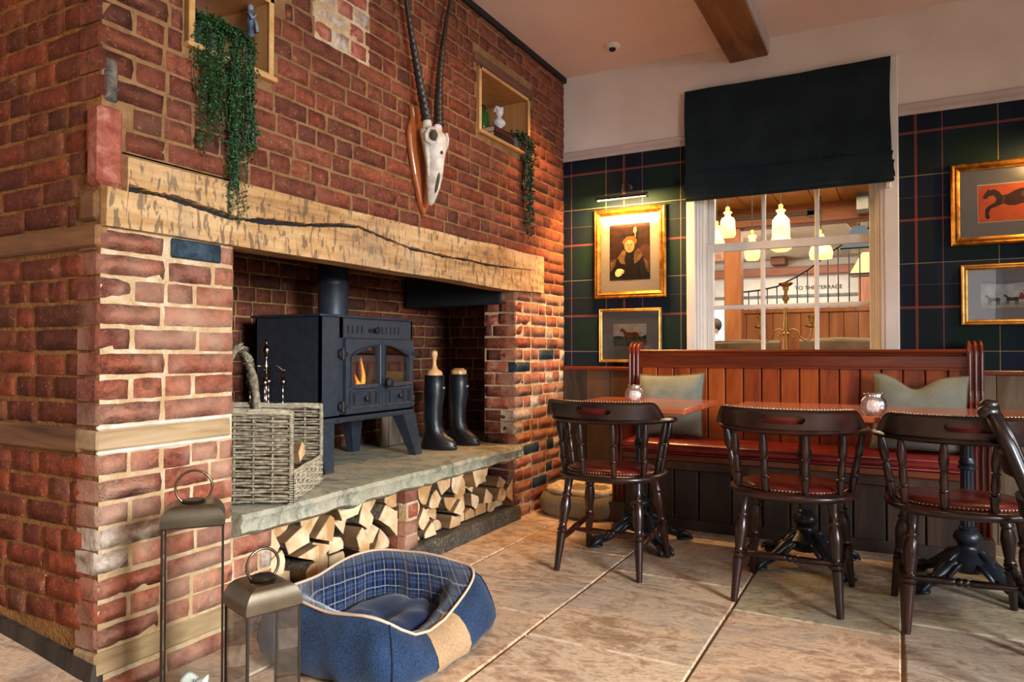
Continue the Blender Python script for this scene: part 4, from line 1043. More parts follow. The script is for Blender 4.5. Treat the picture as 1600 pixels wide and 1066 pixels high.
# ================================================================= LOGS
def clip(poly, a, b, c_):
    out = []
    for i in range(len(poly)):
        p, q = poly[i], poly[(i+1) % len(poly)]; dp = a*p[0]+b*p[1]-c_; dq = a*q[0]+b*q[1]-c_
        if dp <= 0: out.append(p)
        if dp*dq < 0: t = dp/(dp-dq); out.append((lerp(p[0], q[0], t), lerp(p[1], q[1], t)))
    return out
ORD = ['first', 'second', 'third', 'fourth', 'fifth', 'sixth', 'seventh', 'eighth', 'ninth', 'tenth', 'eleventh', 'twelfth']
def log_bay(y0, y1, z0, z1, rows, seed, bay, top=lambda y: 9):
    rr = random.Random(seed); pts = []
    for ri, (zc, n) in enumerate(rows):
        for i in range(n):
            pts.append((y0+(i+.5+rr.uniform(-.25, .25)+(.25 if ri % 2 else -.1))*(y1-y0)/n, zc+rr.uniform(-.014, .014), ri))
    bycount = {}
    for i, (py, pz, ri) in enumerate(sorted(pts, key=lambda p: (p[2], p[0]))):
        poly = [(y0, z0), (y1, z0), (y1, z1), (y0, z1)]
        for qy, qz, _ in pts:
            if (qy, qz) == (py, pz): continue
            a, b = qy-py, qz-pz; c_ = (qy*qy+qz*qz-py*py-pz*pz)/2; poly = clip(poly, a, b, c_)
            if len(poly) < 3: break
        if len(poly) < 3 or pz > top(py): continue
        cy, cz = sum(p[0] for p in poly)/len(poly), sum(p[1] for p in poly)/len(poly)
        sh = rr.uniform(.78, .93); poly = [(cy+(a-cy)*sh, cz+(b-cz)*sh) for a, b in poly]
        # drop near-duplicate corners so that the ends read as wedges, and keep 3 to 5 corners
        while len(poly) > rr.choice([3, 4, 4, 4, 5]):
            k = min(range(len(poly)), key=lambda k: abs((poly[k][0]-poly[k-1][0])*(poly[(k+1) % len(poly)][1]-poly[k-1][1])-(poly[k][1]-poly[k-1][1])*(poly[(k+1) % len(poly)][0]-poly[k-1][0])))
            poly.pop(k)
        cor = len(poly)
        P2 = []
        barkside = rr.randrange(len(poly))
        for k in range(len(poly)):
            A, B = poly[k], poly[(k+1) % len(poly)]; nseg = 4 if k == barkside else 2
            for j in range(nseg):
                t = j/nseg; bul = .16*math.sin(math.pi*t)*(1 if k == barkside else .12*rr.uniform(-1, 1))
                P2.append((lerp(A[0], B[0], t)+(B[1]-A[1])*bul, lerp(A[1], B[1], t)-(B[0]-A[0])*bul))
        bi = list(range(sum(4 if k == barkside else 2 for k in range(barkside)), sum(4 if k == barkside else 2 for k in range(barkside+1)))) if False else None
        start = 2*barkside
        if P2[0] and sum(P2[k][0]*P2[(k+1) % len(P2)][1]-P2[(k+1) % len(P2)][0]*P2[k][1] for k in range(len(P2))) < 0: pass
        xe = XB-.05+rr.uniform(-.07, .045); xb = xe-.26; m = MB(); n = len(P2)
        tw = rr.uniform(-.05, .05); xs_ = [xe, xe-.004, xe-.09, xe-.17, xb]
        rings = []
        for q, xx in enumerate(xs_):
            s_ = .97 if q == 0 else 1-.03*q*.3; jit = .003
            rings.append([(xx, cy+(a-cy)*s_+rr.uniform(-jit, jit)*(q > 1), cz+(b-cz)*s_+rr.uniform(-jit, jit)*(q > 1)) for a, b in P2])
        vs = [p for r in rings for p in r]
        m.cur = 0; m.add(vs, [tuple(range(n))]); base = 0
        for q in range(4):
            for k in range(n):
                m.f.append((q*n+k, q*n+(k+1) % n, (q+1)*n+(k+1) % n, (q+1)*n+k)); m.mi.append(0 if q == 0 else (2 if (start <= k < start+4 or (barkside % 2 == 0 and k < start)) else 1))
        m.f.append(tuple(range(4*n, 5*n))); m.mi.append(0)
        j = bycount.get(ri, 0); bycount[ri] = j+1
        o = m.build('split_log', ['logend', 'logside', 'bark'], None)
        shp = {3: 'three-cornered wedge', 4: 'four-sided', 5: 'chunky rounded'}[min(5, max(3, cor))]
        rowname = ['bottom', 'second', 'third', 'fourth'][ri]
        tag(o, '%s firewood log, %s from left in the %s row of the %s bay' % (shp, ORD[j], rowname, bay), 'firewood', 'split logs in the %s log bay' % bay)
log_bay(1.895, 2.68, .082, .362, [(.115, 8), (.19, 7), (.265, 6), (.33, 5)], 12, 'left')
log_bay(2.785, 3.752, .082, .362, [(.11, 9), (.17, 9), (.24, 7), (.305, 6)], 21, 'right', lambda y: .27 if y > 3.45 else 9)

# ================================================================= STOVE
sv = thing('wood_stove', 'dark blue-grey cast iron wood burner with twin glazed doors and a flame', 'stove', (-2.47, 2.745, .449))
SX, SY0, SY1, SZ0, SZ1 = -2.27, 2.405, 3.095, .685, 1.160; SXB = -2.68
m = MB(); b_ = m.box
b_(SXB, SX, SY0, SY0+.012, SZ0, SZ1); b_(SXB, SX, SY1-.012, SY1, SZ0, SZ1); b_(SXB, SXB+.012, SY0, SY1, SZ0, SZ1); b_(SXB, SX, SY0, SY1, SZ0, SZ0+.02)
b_(SX-.012, SX, SY0, SY0+.150, SZ0, SZ1); b_(SX-.012, SX, SY1-.02, SY1, SZ0, SZ1); b_(SX-.012, SX, SY0+.125, SY1-.02, 1.065, SZ1); b_(SX-.012, SX, SY0+.125, SY1-.02, SZ0, .71)
m.build('stove_body', 'stove', sv)
MB().box(SXB-.02, SX+.018, SY0-.015, SY1+.015, SZ1, SZ1+.012, .003).build('top_plate', 'stove', sv)
m = MB(); m.box(SX-.004, SX+.012, SY0-.004, SY1+.004, SZ0-.012, SZ0+.012, .004); m.box(SX, SX+.02, SY0+.10, SY1-.08, SZ0-.004, SZ0+.004, .002); m.build('bottom_lip', 'stove', sv)
for y in [SY0+.145+.033*k for k in range(5)]+[SY0+.40+.033*k for k in range(6)]: MB().box(SX-.004, SX+.0012, y, y+.011, 1.088, 1.125).build('air_slot', 'stove_dk', sv)

m = MB(); m.lathe([(.008, 0), (.008, .5), (.014, .6), (.016, .8), (.011, 1)], 12, A=(SX, 2.775, 1.105), B=(SX+.035, 2.775, 1.105)); m.box(SX, SX+.012, 2.735, 2.79, 1.098, 1.112, .003); m.build('air_knob', 'stove_dk', sv, True, angle=40)
def arch_pts(y0, y1, z0, zs, ze, n=9, r=.012):
    # opening with flat bottom and a top that rises from zs (at y0) to ze (at y1) like a quarter arch
    pts = [(y0, z0), (y1, z0)]
    for i in range(n+1):
        t = i/n; y = lerp(y1, y0, t); u = (y-y0)/(y1-y0); pts.append((y, zs+(ze-zs)*math.sin(min(1, max(0, u))*math.pi/2) if ze > zs else ze+(zs-ze)*math.cos(u*math.pi/2)))
    return pts
def door(y0, y1, left):
    d = MB(); z0, z1 = .712, 1.062; gy0, gy1 = (y0+.035, y1-.022) if left else (y0+.022, y1-.035)
    inner = arch_pts(gy0, gy1, .845, .975 if left else 1.03, 1.03 if left else .975)
    inner = [inner[0]]+[(lerp(gy0, gy1, t), .845) for t in (.25, .5, .75)]+inner[1:2]+[(gy1, lerp(.845, inner[2][1], t)) for t in (.33, .66)]+inner[2:]+[(gy0, lerp(inner[-1][1], .845, t)) for t in (.33, .66)]
    cy, cz = (y0+y1)/2, .93
    def outp(p):
        dy, dz = p[0]-cy, p[1]-cz; s_ = min(((y1-cy)/abs(dy)) if abs(dy) > 1e-6 else 9e9, ((z1-cz)/dz) if dz > 1e-6 else ((z0-cz)/dz if dz < -1e-6 else 9e9)); return (cy+dy*s_, cz+dz*s_)
    outer = [outp(p) for p in inner]
    # make sure the four corners are hit
    for cx_, cz2 in ((y0, z0), (y1, z0), (y1, z1), (y0, z1)):
        k = min(range(len(outer)), key=lambda k: (outer[k][0]-cx_)**2+(outer[k][1]-cz2)**2); outer[k] = (cx_, cz2)
    n = len(inner)
    def ring(src, x): return [(x, a, b) for a, b in src]
    mid = [(lerp(a[0], b[0], .8), lerp(a[1], b[1], .8)) for a, b in zip(outer, inner)]
    d.loft([ring(outer, SX), ring(outer, SX+.020), ring(mid, SX+.020), ring([(lerp(a[0], b[0], .86), lerp(a[1], b[1], .86)) for a, b in zip(outer, inner)], SX+.028), ring(inner, SX+.026), ring(inner, SX+.002)], cap=False)
    d.f += [(k, (k+1) % n, 5*n+(k+1) % n, 5*n+k) for k in range(n)]; d.mi += [0]*n
    o = d.build('stove_door', 'stove', sv)
    g = MB(); g.prism(inner, lambda a, b: (SX+.006, a, b), lambda a, b: (SX+.009, a, b)); g.build('glass', 'stoveglass', o)
    # lower vent panel with its frame and knob
    p = MB(); a, b = y0+.03, y1-.02; 
    for q in (((a, .735), (b, .735)), ((a, .815), (b, .815)), ((a, .735), (a, .815)), ((b, .735), (b, .815))): p.tube([(SX+.024, *q[0]), (SX+.024, *q[1])], .004, 6)
    p.tube([(SX+.024, y0+.02, .835), (SX+.024, y1-.012, .835)], .004, 6)
    p.build('vent_panel', 'stove', o)
    for yy in (a+.02, lerp(a, b, .62), lerp(a, b, .85)):
        p = MB(); p.box(SX+.018, SX+.0215, yy, yy+.014, .748, .804); p.build('vent_slot', 'stove_dk', o)
    p = MB(); yc = (a+b)/2; p.lathe([(.006, 0), (.006, .4), (.013, .55), (.015, .8), (.009, 1)], 12, A=(SX+.02, yc, .776), B=(SX+.045, yc, .776)); p.build('vent_knob', 'stove_dk', o, True, angle=40)
    # hinges
    hy = y0-.012 if left else y1+.006
    for hz in (.99, .745):
        h = MB(); h.lathe([(.010, 0), (.010, 1)], 10, A=(SX+.014, hy, hz-.025), B=(SX+.014, hy, hz+.025)); h.box(SX, SX+.016, hy-.022 if left else hy-.015, hy+.015 if left else hy+.006, hz-.018, hz+.018, .003)
        h.box(SX+.01, SX+.026, hy, hy+(.025 if left else -.02), hz-.008, hz+.008, .003); h.build('hinge', 'stove_dk', o, True, angle=40)
    return o
door(2.552, 2.817, True); d2 = door(2.820, 3.078, False)
m = MB(); m.lathe([(.008, 0), (.008, .45), (.02, .5), (.026, .65), (.024, .85), (.012, 1)], 16, A=(SX+.02, 2.838, .846), B=(SX+.066, 2.838, .846)); m.box(SX+.02, SX+.03, 2.82, 2.86, .825, .868, .004); m.build('door_handle', 'stove_dk', d2, True, angle=40)
m = MB(); m.box(SXB+.02, SXB+.05, SY0+.03, SY1-.03, .72, 1.0); m.box(SXB+.02, SX-.03, SY0+.03, SY0+.055, .72, .98); m.box(SXB+.02, SX-.03, SY1-.055, SY1-.03, .72, .98); m.box(SXB+.02, SX-.03, SY0+.03, SY1-.03, .712, .73)
m.build('fire_bricks', 'firebrick', sv)
for iy in range(4):
    for iz in range(3): MB().box(SXB+.05, SXB+.056, SY0+.06+.145*iy, SY0+.06+.145*iy+.142, .735+.085*iz, .735+.085*iz+.082, .002).build('fire_tile', 'firebrick_lt', sv)
m = MB(); m.tube([(-2.58, 2.75, .76), (-2.38, 2.98, .775)], .035, 9); m.tube([(-2.50, 2.70, .80), (-2.38, 2.90, .79)], .03, 9); m.tube([(-2.36, 2.60, .76), (-2.48, 2.85, .765)], .03, 9); m.build('burning_logs', 'bark', sv, True)
m = MB()
for (x, y, h, w_) in ((-2.42, 2.872, .16, .011), (-2.44, 2.850, .07, .008), (-2.41, 2.835, .045, .008)):
    m.loft([[(x+math.cos(t)*w_*s_*.6, y+math.sin(t)*w_*s_+.012*math.sin(zz*30), .815+zz*h/.15) for t in [2*math.pi*k/8 for k in range(8)]] for zz, s_ in ((0, .6), (.03, 1), (.06, .8), (.09, .45), (.12, .3), (.15, .03))])
m.build('flame', 'flame', sv, True)
for (fx, fy, tx, ty) in ((SX-.02, SY0+.035, SX-.01, SY0+.04), (SX-.02, SY1-.035, SX-.005, SY1+.045), (SXB+.05, SY0+.05, SXB+.03, SY0+.03), (SXB+.05, SY1-.05, SXB+.03, SY1-.02)):
    m = MB(); w1, w2 = .052, .028
    if ty == SY0+.04: tx, ty = SX-.0, SY0+.045
    m.loft([[(fx-w1, fy-w1, SZ0-.005), (fx+w1*.5, fy-w1, SZ0-.005), (fx+w1*.5, fy+w1, SZ0-.005), (fx-w1, fy+w1, SZ0-.005)],
            [(tx-w2, ty-w2, .458), (tx+w2*.6, ty-w2, .458), (tx+w2*.6, ty+w2, .458), (tx-w2, ty+w2, .458)],
            [(tx-w2, ty-w2*1.1, .4515), (tx+w2*.7, ty-w2*1.1, .4515), (tx+w2*.7, ty+w2*1.1, .4515), (tx-w2, ty+w2*1.1, .4515)]]); m.build('leg', 'stove', sv)
MB().lathe([(.075, 0), (.075, .16), (.079, .165), (.079, .19), (.075, .195), (.075, .36)], 28, (-2.52, 2.76, 1.172)).build('flue_pipe', 'stove', sv, True, angle=40)

# ================================================================= BOOTS
def boot(name, label, loc, rz, tree):
    t = thing(name, label, 'boot', loc, rz, 'rubber riding boots on the hearth')
    # local: toe points +x, z up
    def ring(z, cx, rx, ry, n=18, tilt=0):
        return [(cx+rx*math.cos(a), ry*math.sin(a), z+tilt*math.cos(a)) for a in [2*math.pi*k/n for k in range(n)]]
    m = MB(); m.loft([ring(.10, .0, .054, .046), ring(.14, -.006, .051, .045), ring(.18, -.008, .053, .046), ring(.24, -.006, .054, .048), ring(.31, 0, .060, .055), ring(.37, 0, .058, .053), ring(.408, 0, .057, .052), ring(.412, 0, .059, .054), ring(.418, 0, .059, .054), ring(.418, 0, .054, .049), ring(.36, 0, .052, .048)], True)
    m.build('shaft', 'rubber', t, True, False, angle=50)
    m = MB(); rings = []
    for z, c0, rx, ry in ((.0, .030, .108, .040), (.012, .030, .110, .043), (.016, .030, .104, .040), (.035, .030, .106, .043), (.055, .024, .095, .043), (.075, .012, .076, .043), (.095, .002, .060, .044), (.125, -.003, .053, .045)):
        r = []
        for k in range(20):
            a = 2*math.pi*k/20; ca = math.cos(a); x = c0+rx*ca; wy = ry*(1 if ca > -.2 else .85)*(1-.15*max(0, ca)**4); r.append((x, wy*math.sin(a), z if z > .02 or ca > -.5 else z))
        rings.append(r)
    m.loft(rings); m.build('foot', 'bootdk', t, True, False, angle=50)
    m = MB(); m.tube([(-.05, -.02, .115), (-.03, -.046, .118), (.02, -.044, .105), (.05, -.015, .098), (.055, .015, .098), (.02, .044, .105), (-.03, .046, .118)], .0035, 6); m.build('ankle_strap', 'rubber', t, True, False)
    m = MB()
    if tree: m.lathe([(.046, .38), (.047, .428), (.040, .44), (.020, .452), (.012, .475), (.011, .50), (.015, .52), (.020, .535), (.017, .552), (.006, .56)], 18)
    else: m.lathe([(.047, .38), (.048, .436), (.046, .442), (.044, .443)], 18); m.box(-.03, .035, -.012, .012, .443, .452, .003)
    m.build('boot_tree', 'beech', t, True, False, angle=40)
    m = MB(); m.box(.052, .062, -.012, .012, .34, .352, .002); m.build('label_tab', 'figw', t, False, False)
    return t
boot('riding_boot', 'black tall rubber boot nearest the stove with a knobbed wooden boot tree', (-2.31, 3.36, .450), R(12), True)
boot('riding_boot', 'black tall rubber boot beside the right pier with a flat wooden tree top', (-2.30, 3.60, .450), R(6), False)
t = thing('boot_jack', 'curved pale wooden handle leaning between the two black boots', 'boot jack', (-2.42, 3.50, .452))
m = MB(); m.tube([(-2.42, 3.50, .458), (-2.41, 3.495, .53), (-2.40, 3.515, .60), (-2.41, 3.51, .68), (-2.43, 3.49, .74)], [.008, .011, .012, .009, .006], 10, True, .5); m.build('wooden_handle', 'beech', t, True)
t = thing('hearth_board', 'grey upright board standing in the recess behind the left boot', 'board', (-2.6, 3.42, .452))
for k in range(4): MB().box(-2.62, -2.60, 3.26+.06*k, 3.315+.06*k, .452, .72-.01*(k % 2), .003).build('slat', 'reclaimed_lt', t)

# ================================================================= FIRE TOOLS
ft = thing('fire_tool_set', 'twisted steel companion set standing behind the wicker log basket', 'fire tools', (-2.46, 2.27, .45))
fx, fy = -2.46, 2.27
def twist(A, B, r, n=34):
    A, B = Vector(A), Vector(B); return [A.lerp(B, i/n) for i in range(n+1)], [r*(1+.28*math.sin(i*1.9)) for i in range(n+1)]
m = MB(); m.lathe([(.075, 0), (.075, .012), (.03, .02), (.012, .05)], 20, (fx, fy, .4515)); p, r = twist((fx, fy, .47), (fx, fy, .985), .007); m.tube(p, r, 8); m.build('stand', 'copper', ft, True)
MB().lathe([(.006, .98), (.014, .992), (.019, 1.008), (.014, 1.022), (.006, 1.03), (.007, 1.04), (.002, 1.055)], 14, (fx, fy, 0)).build('finial', 'copper', ft, True)
for k, (dx, dy) in enumerate(((.05, -.055), (.05, .055), (-.05, -.05), (-.05, .06))):
    m = MB(); m.tube([(fx, fy, .935), (fx+dx*.5, fy+dy*.7, .938), (fx+dx, fy+dy, .915), (fx+dx*1.1, fy+dy*1.15, .925)], .0035, 6); m.build('hook_arm', 'copper', ft, True)
    tx, ty = fx+dx*.95, fy+dy*.95; m = MB(); m.tube([(tx+.011*math.cos(a), ty, .897+.013*math.sin(a)) for a in [2*math.pi*j/12 for j in range(13)]], .003, 6, False)
    p, r = twist((tx, ty, .884), (tx, ty, .60), .005); m.tube(p, r, 8); m.lathe([(.005, .848), (.013, .856), (.017, .866), (.013, .876), (.005, .884)], 12, (tx, ty, 0)); m.box(tx-.02, tx+.02, ty-.015, ty+.015, .50, .60, .008)
    m.build('fire_tool', 'copper', ft, True, angle=50)

# ================================================================= WICKER BASKET
bk = thing('log_basket', 'grey wicker log basket with arched handle and low cut front on hearth', 'basket', (-2.05, 1.93, .452))
P0 = Vector((-1.922, 1.893)); dR = Vector((-.49, .87)).normalized(); dF = Vector((-.87, -.49)).normalized(); LR, LF = .43, .48
H0 = .454; HT = .325
def weave(A, B, z0, zt, seed, lean=.0):
    """one woven side from plan point A to B, z0 up to zt(u)"""
    rr = random.Random(seed); L = (B-A).length; d = (B-A)/L; nrm = Vector((d.y, -d.x)); ns = max(3, int(round(L/.066))); m = MB(); row = 0; z = z0+.006
    zmax = max(zt(0), zt(1), zt(.5))
    while z < zmax-.004:
        pts = []; k = ns*4
        for i in range(k+1):
            u = i/k; 
            if z > zt(u)+.002: 
                if len(pts) > 2: m.tube(pts, .005, 4, False)
                pts = []; continue
            o_ = .0058*math.cos(u*ns*math.pi+(row % 2)*math.pi)+lean*(z-z0); p = A+d*(u*L)+nrm*o_
            pts.append((p.x, p.y, z+.0022*math.sin(u*9+row*2.1)+rr.uniform(-.0008, .0008)))
        if len(pts) > 2: m.tube(pts, rr.choice([.0048, .0054, .0060]), 4, False)
        z += .0112; row += 1
    for i in range(ns+1):
        u = (i)/ns; p = A+d*(u*L); q = p+nrm*lean*(zt(u)-z0); r_ = .0045 if 0 < i < ns else .009; m.tube([(p.x, p.y, z0), (q.x, q.y, zt(u))], r_, 6)
    return m
def rim(path, r, mb, twistn=3):
    for k in range(twistn):
        n = len(path)*8; pts = []
        for i in range(n+1):
            t = i/n*(len(path)-1); a = int(min(t, len(path)-2)); p = Vector(path[a]).lerp(Vector(path[a+1]), t-a); w_ = t*len(path)*2.2+k*2*math.pi/twistn
            pts.append(p+Vector((math.cos(w_)*r*.5, math.sin(w_)*r*.5, math.sin(w_)*r*.6)))
        mb.tube(pts, r*.6, 5)
A = P0; B = P0+dR*LR; C_ = B+dF*LF; D = P0+dF*LF
lowt = lambda u: H0+.105+.0*u
hi = lambda u: H0+HT
weave(A, D, H0, lambda u: H0+HT+.012*(u), 1).build('woven_side', 'wicker', bk, True)['kind'] = 'stuff'
weave(A, B, H0, lambda u: H0+.105+(.0 if u < .96 else .0), 2).build('woven_front', 'wicker_lt', bk, True)['kind'] = 'stuff'
weave(B, C_, H0, lambda u: H0+HT-.005, 3).build('woven_side', 'wicker', bk, True)['kind'] = 'stuff'
weave(D, C_, H0, hi, 4).build('woven_back', 'wicker', bk, True)['kind'] = 'stuff'
m = MB(); z3 = H0+HT
rim([(D.x, D.y, z3+.012), (A.x+dF.x*.02, A.y+dF.y*.02, z3+.003), (A.x, A.y, z3)], .010, m); rim([(D.x, D.y, z3+.01), (C_.x, C_.y, z3)], .010, m); rim([(C_.x, C_.y, z3), (B.x, B.y, z3-.006)], .010, m)
rim([(A.x, A.y, H0+.11), (B.x, B.y, H0+.108)], .008, m)
for P_ in (A, B): 
    for k in range(40):
        zz = lerp(H0, z3, k/39); m.tube([(P_.x+.009*math.cos(q), P_.y+.009*math.sin(q), zz) for q in [0, 1.57, 3.14, 4.71, 6.28]], .0035, 4, False)
m.build('rim', 'wicker_lt', bk, True)
m = MB(); mid1 = A.lerp(D, .56); mid2 = B.lerp(C_, .56); hp = []
for i in range(15):
    t = i/14; p = mid1.lerp(mid2, t); hp.append((p.x, p.y, z3-.03+.27*math.sin(math.pi*t)**.7))
m = MB(); rim(hp, .019, m, 5); m.build('handle', 'wicker', bk, True)
MB().add([(A.x, A.y, H0+.008), (B.x, B.y, H0+.008), (C_.x, C_.y, H0+.008), (D.x, D.y, H0+.008)], [(0, 1, 2, 3)]).build('base', 'wicker', bk)
for k, (u, v, zz, yaw) in enumerate(((.32, .05, .15, .1), (.45, .16, .13, .5), (.62, .12, .11, -.2))):
    c0 = A+dR*(LR*u)+dF*v; m = MB(); a_ = Vector((dF.x, dF.y, -.25)).normalized(); q = Vector((dR.x, dR.y, 0))
    ring_ = [(.045, -.012), (.040, .028), (.0, .040), (-.042, .008), (-.02, -.03)]; rings = []
    for t in (0, .02, .21, .22): rings.append([Vector((c0.x, c0.y, H0+zz))+a_*(t-.05)+q*(a+yaw*t*.2)+Vector((0, 0, b)) for a, b in ring_])
    m.loft(rings); m.mi = [1]*(len(m.f)-2)+[0, 0]; o = m.build('split_log', ['logend', 'logside'], None)
    tag(o, ['split log poking out over the low front of the basket', 'split log lying deepest inside the wicker basket', 'split log inside the basket next to the stove side'][k], 'firewood', 'logs in the wicker basket')

# ================================================================= CAPTAIN'S CHAIRS
LEGP = [(.012, 0), (.0135, .02), (.016, .18), (.0205, .36), (.022, .40), (.017, .41), (.023, .425), (.023, .445), (.017, .455), (.021, .475), (.017, .49), (.019, .52), (.024, .62), (.0265, .68), (.022, .76), (.017, .79), (.023, .81), (.023, .825), (.017, .84), (.0185, .92), (.021, 1.0)]
SPN = [(.010, 0), (.012, .03), (.0155, .22), (.0165, .26), (.0125, .275), (.0165, .29), (.0165, .305), (.0125, .32), (.015, .40), (.0135, .50), (.011, .56), (.0155, .575), (.0155, .59), (.011, .605), (.0145, .66), (.0175, .75), (.014, .88), (.0095, 1)]
STR = [(.008, 0), (.010, .06), (.0145, .3), (.0145, .42), (.010, .44), (.016, .46), (.016, .485), (.012, .50), (.016, .515), (.016, .54), (.010, .56), (.0145, .58), (.0145, .7), (.010, .94), (.008, 1)]
def superell(a, rx, ry, p=2.4):
    ca, sa = math.cos(a), math.sin(a); k = (abs(ca)**p+abs(sa)**p)**(-1/p); return rx*ca*k, ry*sa*k
def captains_chair():
    t = thing('captains_chair', '', 'chair', (0, 0, 0))
    # seat: local -y is the back of the chair
    n = 48; m = MB(); rings = []
    def ol(k, dz, off): 
        x, y = superell(2*math.pi*k/n, .252-off, .228-off, 2.5); w_ = 1-.06*max(0, -y/.228); return (x*w_*1.0, y+(.004 if y > 0 else 0), dz)
    for dz, off in ((.412, .03), (.418, .012), (.426, .002), (.434, 0), (.442, .004), (.447, .014), (.447, .03)): rings.append([ol(k, dz, off) for k in range(n)])
    m.loft(rings); m.build('seat', 'dkwoodx', t, True, angle=60)
    m = MB(); rings = []
    for dz, off in ((.446, .045), (.455, .047), (.463, .058), (.468, .085), (.471, .13), (.469, .19)): rings.append([ol(k, dz, off) for k in range(n)])
    m.loft(rings); m.build('seat_pad', 'leather_red', t, True)
    m = MB()
    for k in range(92):
        a = 2*math.pi*k/92; x, y = superell(a, .252-.044, .228-.044, 2.5); m.ell(x*(1-.06*max(0, -y/.228)), y, .452, .0042, .0042, .0038, 6, 4)
    o = m.build('nail_heads', 'nail', t, True); o['kind'] = 'stuff'
    for sx in (-1, 1):
        for sy in (-1, 1):
            top = (sx*.165, sy*.135, .415); bot = (sx*(.195 if sy < 0 else .205), sy*.215-(.0), 0)
            MB().lathe(LEGP, 14, A=bot, B=top).build('leg', 'dkwood', t, True, angle=50)
    def at(sx, sy, z):
        f = z/.415; return (lerp(sx*(.195 if sy < 0 else .205), sx*.165, f), lerp(sy*.215, sy*.135, f), z)
    for sx in (-1, 1): MB().lathe(STR, 12, A=at(sx, -1, .135), B=at(sx, 1, .175)).build('stretcher', 'dkwood', t, True, angle=50)
    a, b = Vector(at(-1, -1, .135)).lerp(Vector(at(-1, 1, .175)), .42), Vector(at(1, -1, .135)).lerp(Vector(at(1, 1, .175)), .42)
    MB().lathe(STR, 12, A=a, B=b).build('stretcher', 'dkwood', t, True, angle=50)
    # horseshoe arm
    def horse(th, r=0): return ((.268+r)*math.sin(th)*(1-.0*abs(th)), -(.245+r)*math.cos(th)+.005)
    m = MB(); uv = []; N = 44; TH = R(112); rings = []
    for i in range(N+1):
        th = lerp(-TH, TH, i/N); e = min(i, N-i)/N*2; wd = .026+.012*max(0, 1-e*7)+.004*(e > .6); drop = -.006*max(0, 1-e*3)
        if e < .03: wd *= .55
        c0, c1 = horse(th, wd), horse(th, -wd); z0, z1 = .678+drop, .704+drop
        mid = lambda q: (lerp(c0[0], c1[0], q), lerp(c0[1], c1[1], q))
        rings.append([(*mid(0.0), (z0+z1)/2), (*mid(.12), z1-.003), (*mid(.5), z1), (*mid(.88), z1-.003), (*mid(1), (z0+z1)/2), (*mid(.88), z0+.003), (*mid(.5), z0), (*mid(.12), z0+.003)])
    m.loft(rings); m.build('arm_rail', 'dkwoodx', t, True, angle=60)
    # crest board with a hand slot
    TB = R(64); nu, nv = 48, 10; uv = []; faces = []; idx = {}
    def inslot(i, j): return abs(i-nu/2+.0) <= 5 and 3 <= j <= 6
    for j in range(nv+1):
        for i in range(nu+1):
            u, v = i/nu, j/nv
            idx[i, j] = len(uv)
            di, dj = i-nu/2, j-5
            if abs(di) == 6 and 3 <= j <= 7: u = .5+(1 if di > 0 else -1)*(6-.0-.9*(abs(dj)/2)**2)/nu
            uv.append((u, v))
    for j in range(nv):
        for i in range(nu):
            if nu//2-6 <= i < nu//2+6 and 3 <= j < 7: continue
            faces.append([idx[i, j], idx[i+1, j], idx[i+1, j+1], idx[i, j+1]])
    def crest(u, v, r):
        th = lerp(-TB, TB, u); e = abs(u-.5)*2; h = .080*(1-max(0, (e-.80)/.20)**1.6*.92); x, y = horse(th, r+.018*v+.010*(v > .96)); return (x, y, .700+h*v)
    m = MB(); m.shell(uv, faces, lambda u, v: crest(u, v, .020), lambda u, v: crest(u, v, -.006)); m.build('crest_rail', 'dkwoodx', t, True, angle=50)
    m = MB(); uv2 = [(lerp(.10, .90, i/30), lerp(.1, .93, j/4)) for j in range(5) for i in range(31)]
    m.shell(uv2, [[j*31+i, j*31+i+1, (j+1)*31+i+1, (j+1)*31+i] for j in range(4) for i in range(30) ], lambda u, v: crest(u, v, -.006), lambda u, v: crest(u, v, -.012-.006*math.sin(math.pi*v))); m.build('back_pad', 'leather_red', t, True)
    m = MB()
    for k in range(46):
        u = lerp(.09, .91, k/45); x, y, z = crest(u, 1, .006); m.ell(x, y, z+.0012, .0042, .0042, .0036, 6, 4)
    o = m.build('crest_studs', 'nail', t, True); o['kind'] = 'stuff'
    for deg in (-104, -80, -50, -17, 17, 50, 80, 104):
        th = R(deg); x, y = horse(th, 0); xs_, ys_ = superell(math.atan2(-math.cos(th)*.9, math.sin(th)), .222, .200, 2.5)
        MB().lathe(SPN, 12, A=(xs_, ys_, .444), B=(x, y, .682)).build('spindle', 'dkwood', t, True, angle=50)
    return t
ch = captains_chair()
CH = [((-1.185, 3.205, 0), R(1), "dark turned captain's chair with red pad at the left table, near the brick wall"),
      ((-.382, 3.165, 0), R(-1), "dark turned captain's chair with red pad at the middle table, second from left"),
      ((.205, 3.135, 0), R(4), "dark turned captain's chair with red pad at the right table, third from left")]
for i, (loc, rz, lb) in enumerate(CH):
    o = ch if i == 0 else copy_tree(ch)
    place(o, loc, rz); tag(o, lb, 'chair', "captain's chairs in a row at the tables")

# chair cut by the right edge of the frame
t = thing('high_back_chair', 'dark brown wooden chair back cut off by the right edge, closest to the camera', 'chair', (.575, 2.66, 0), R(-96))
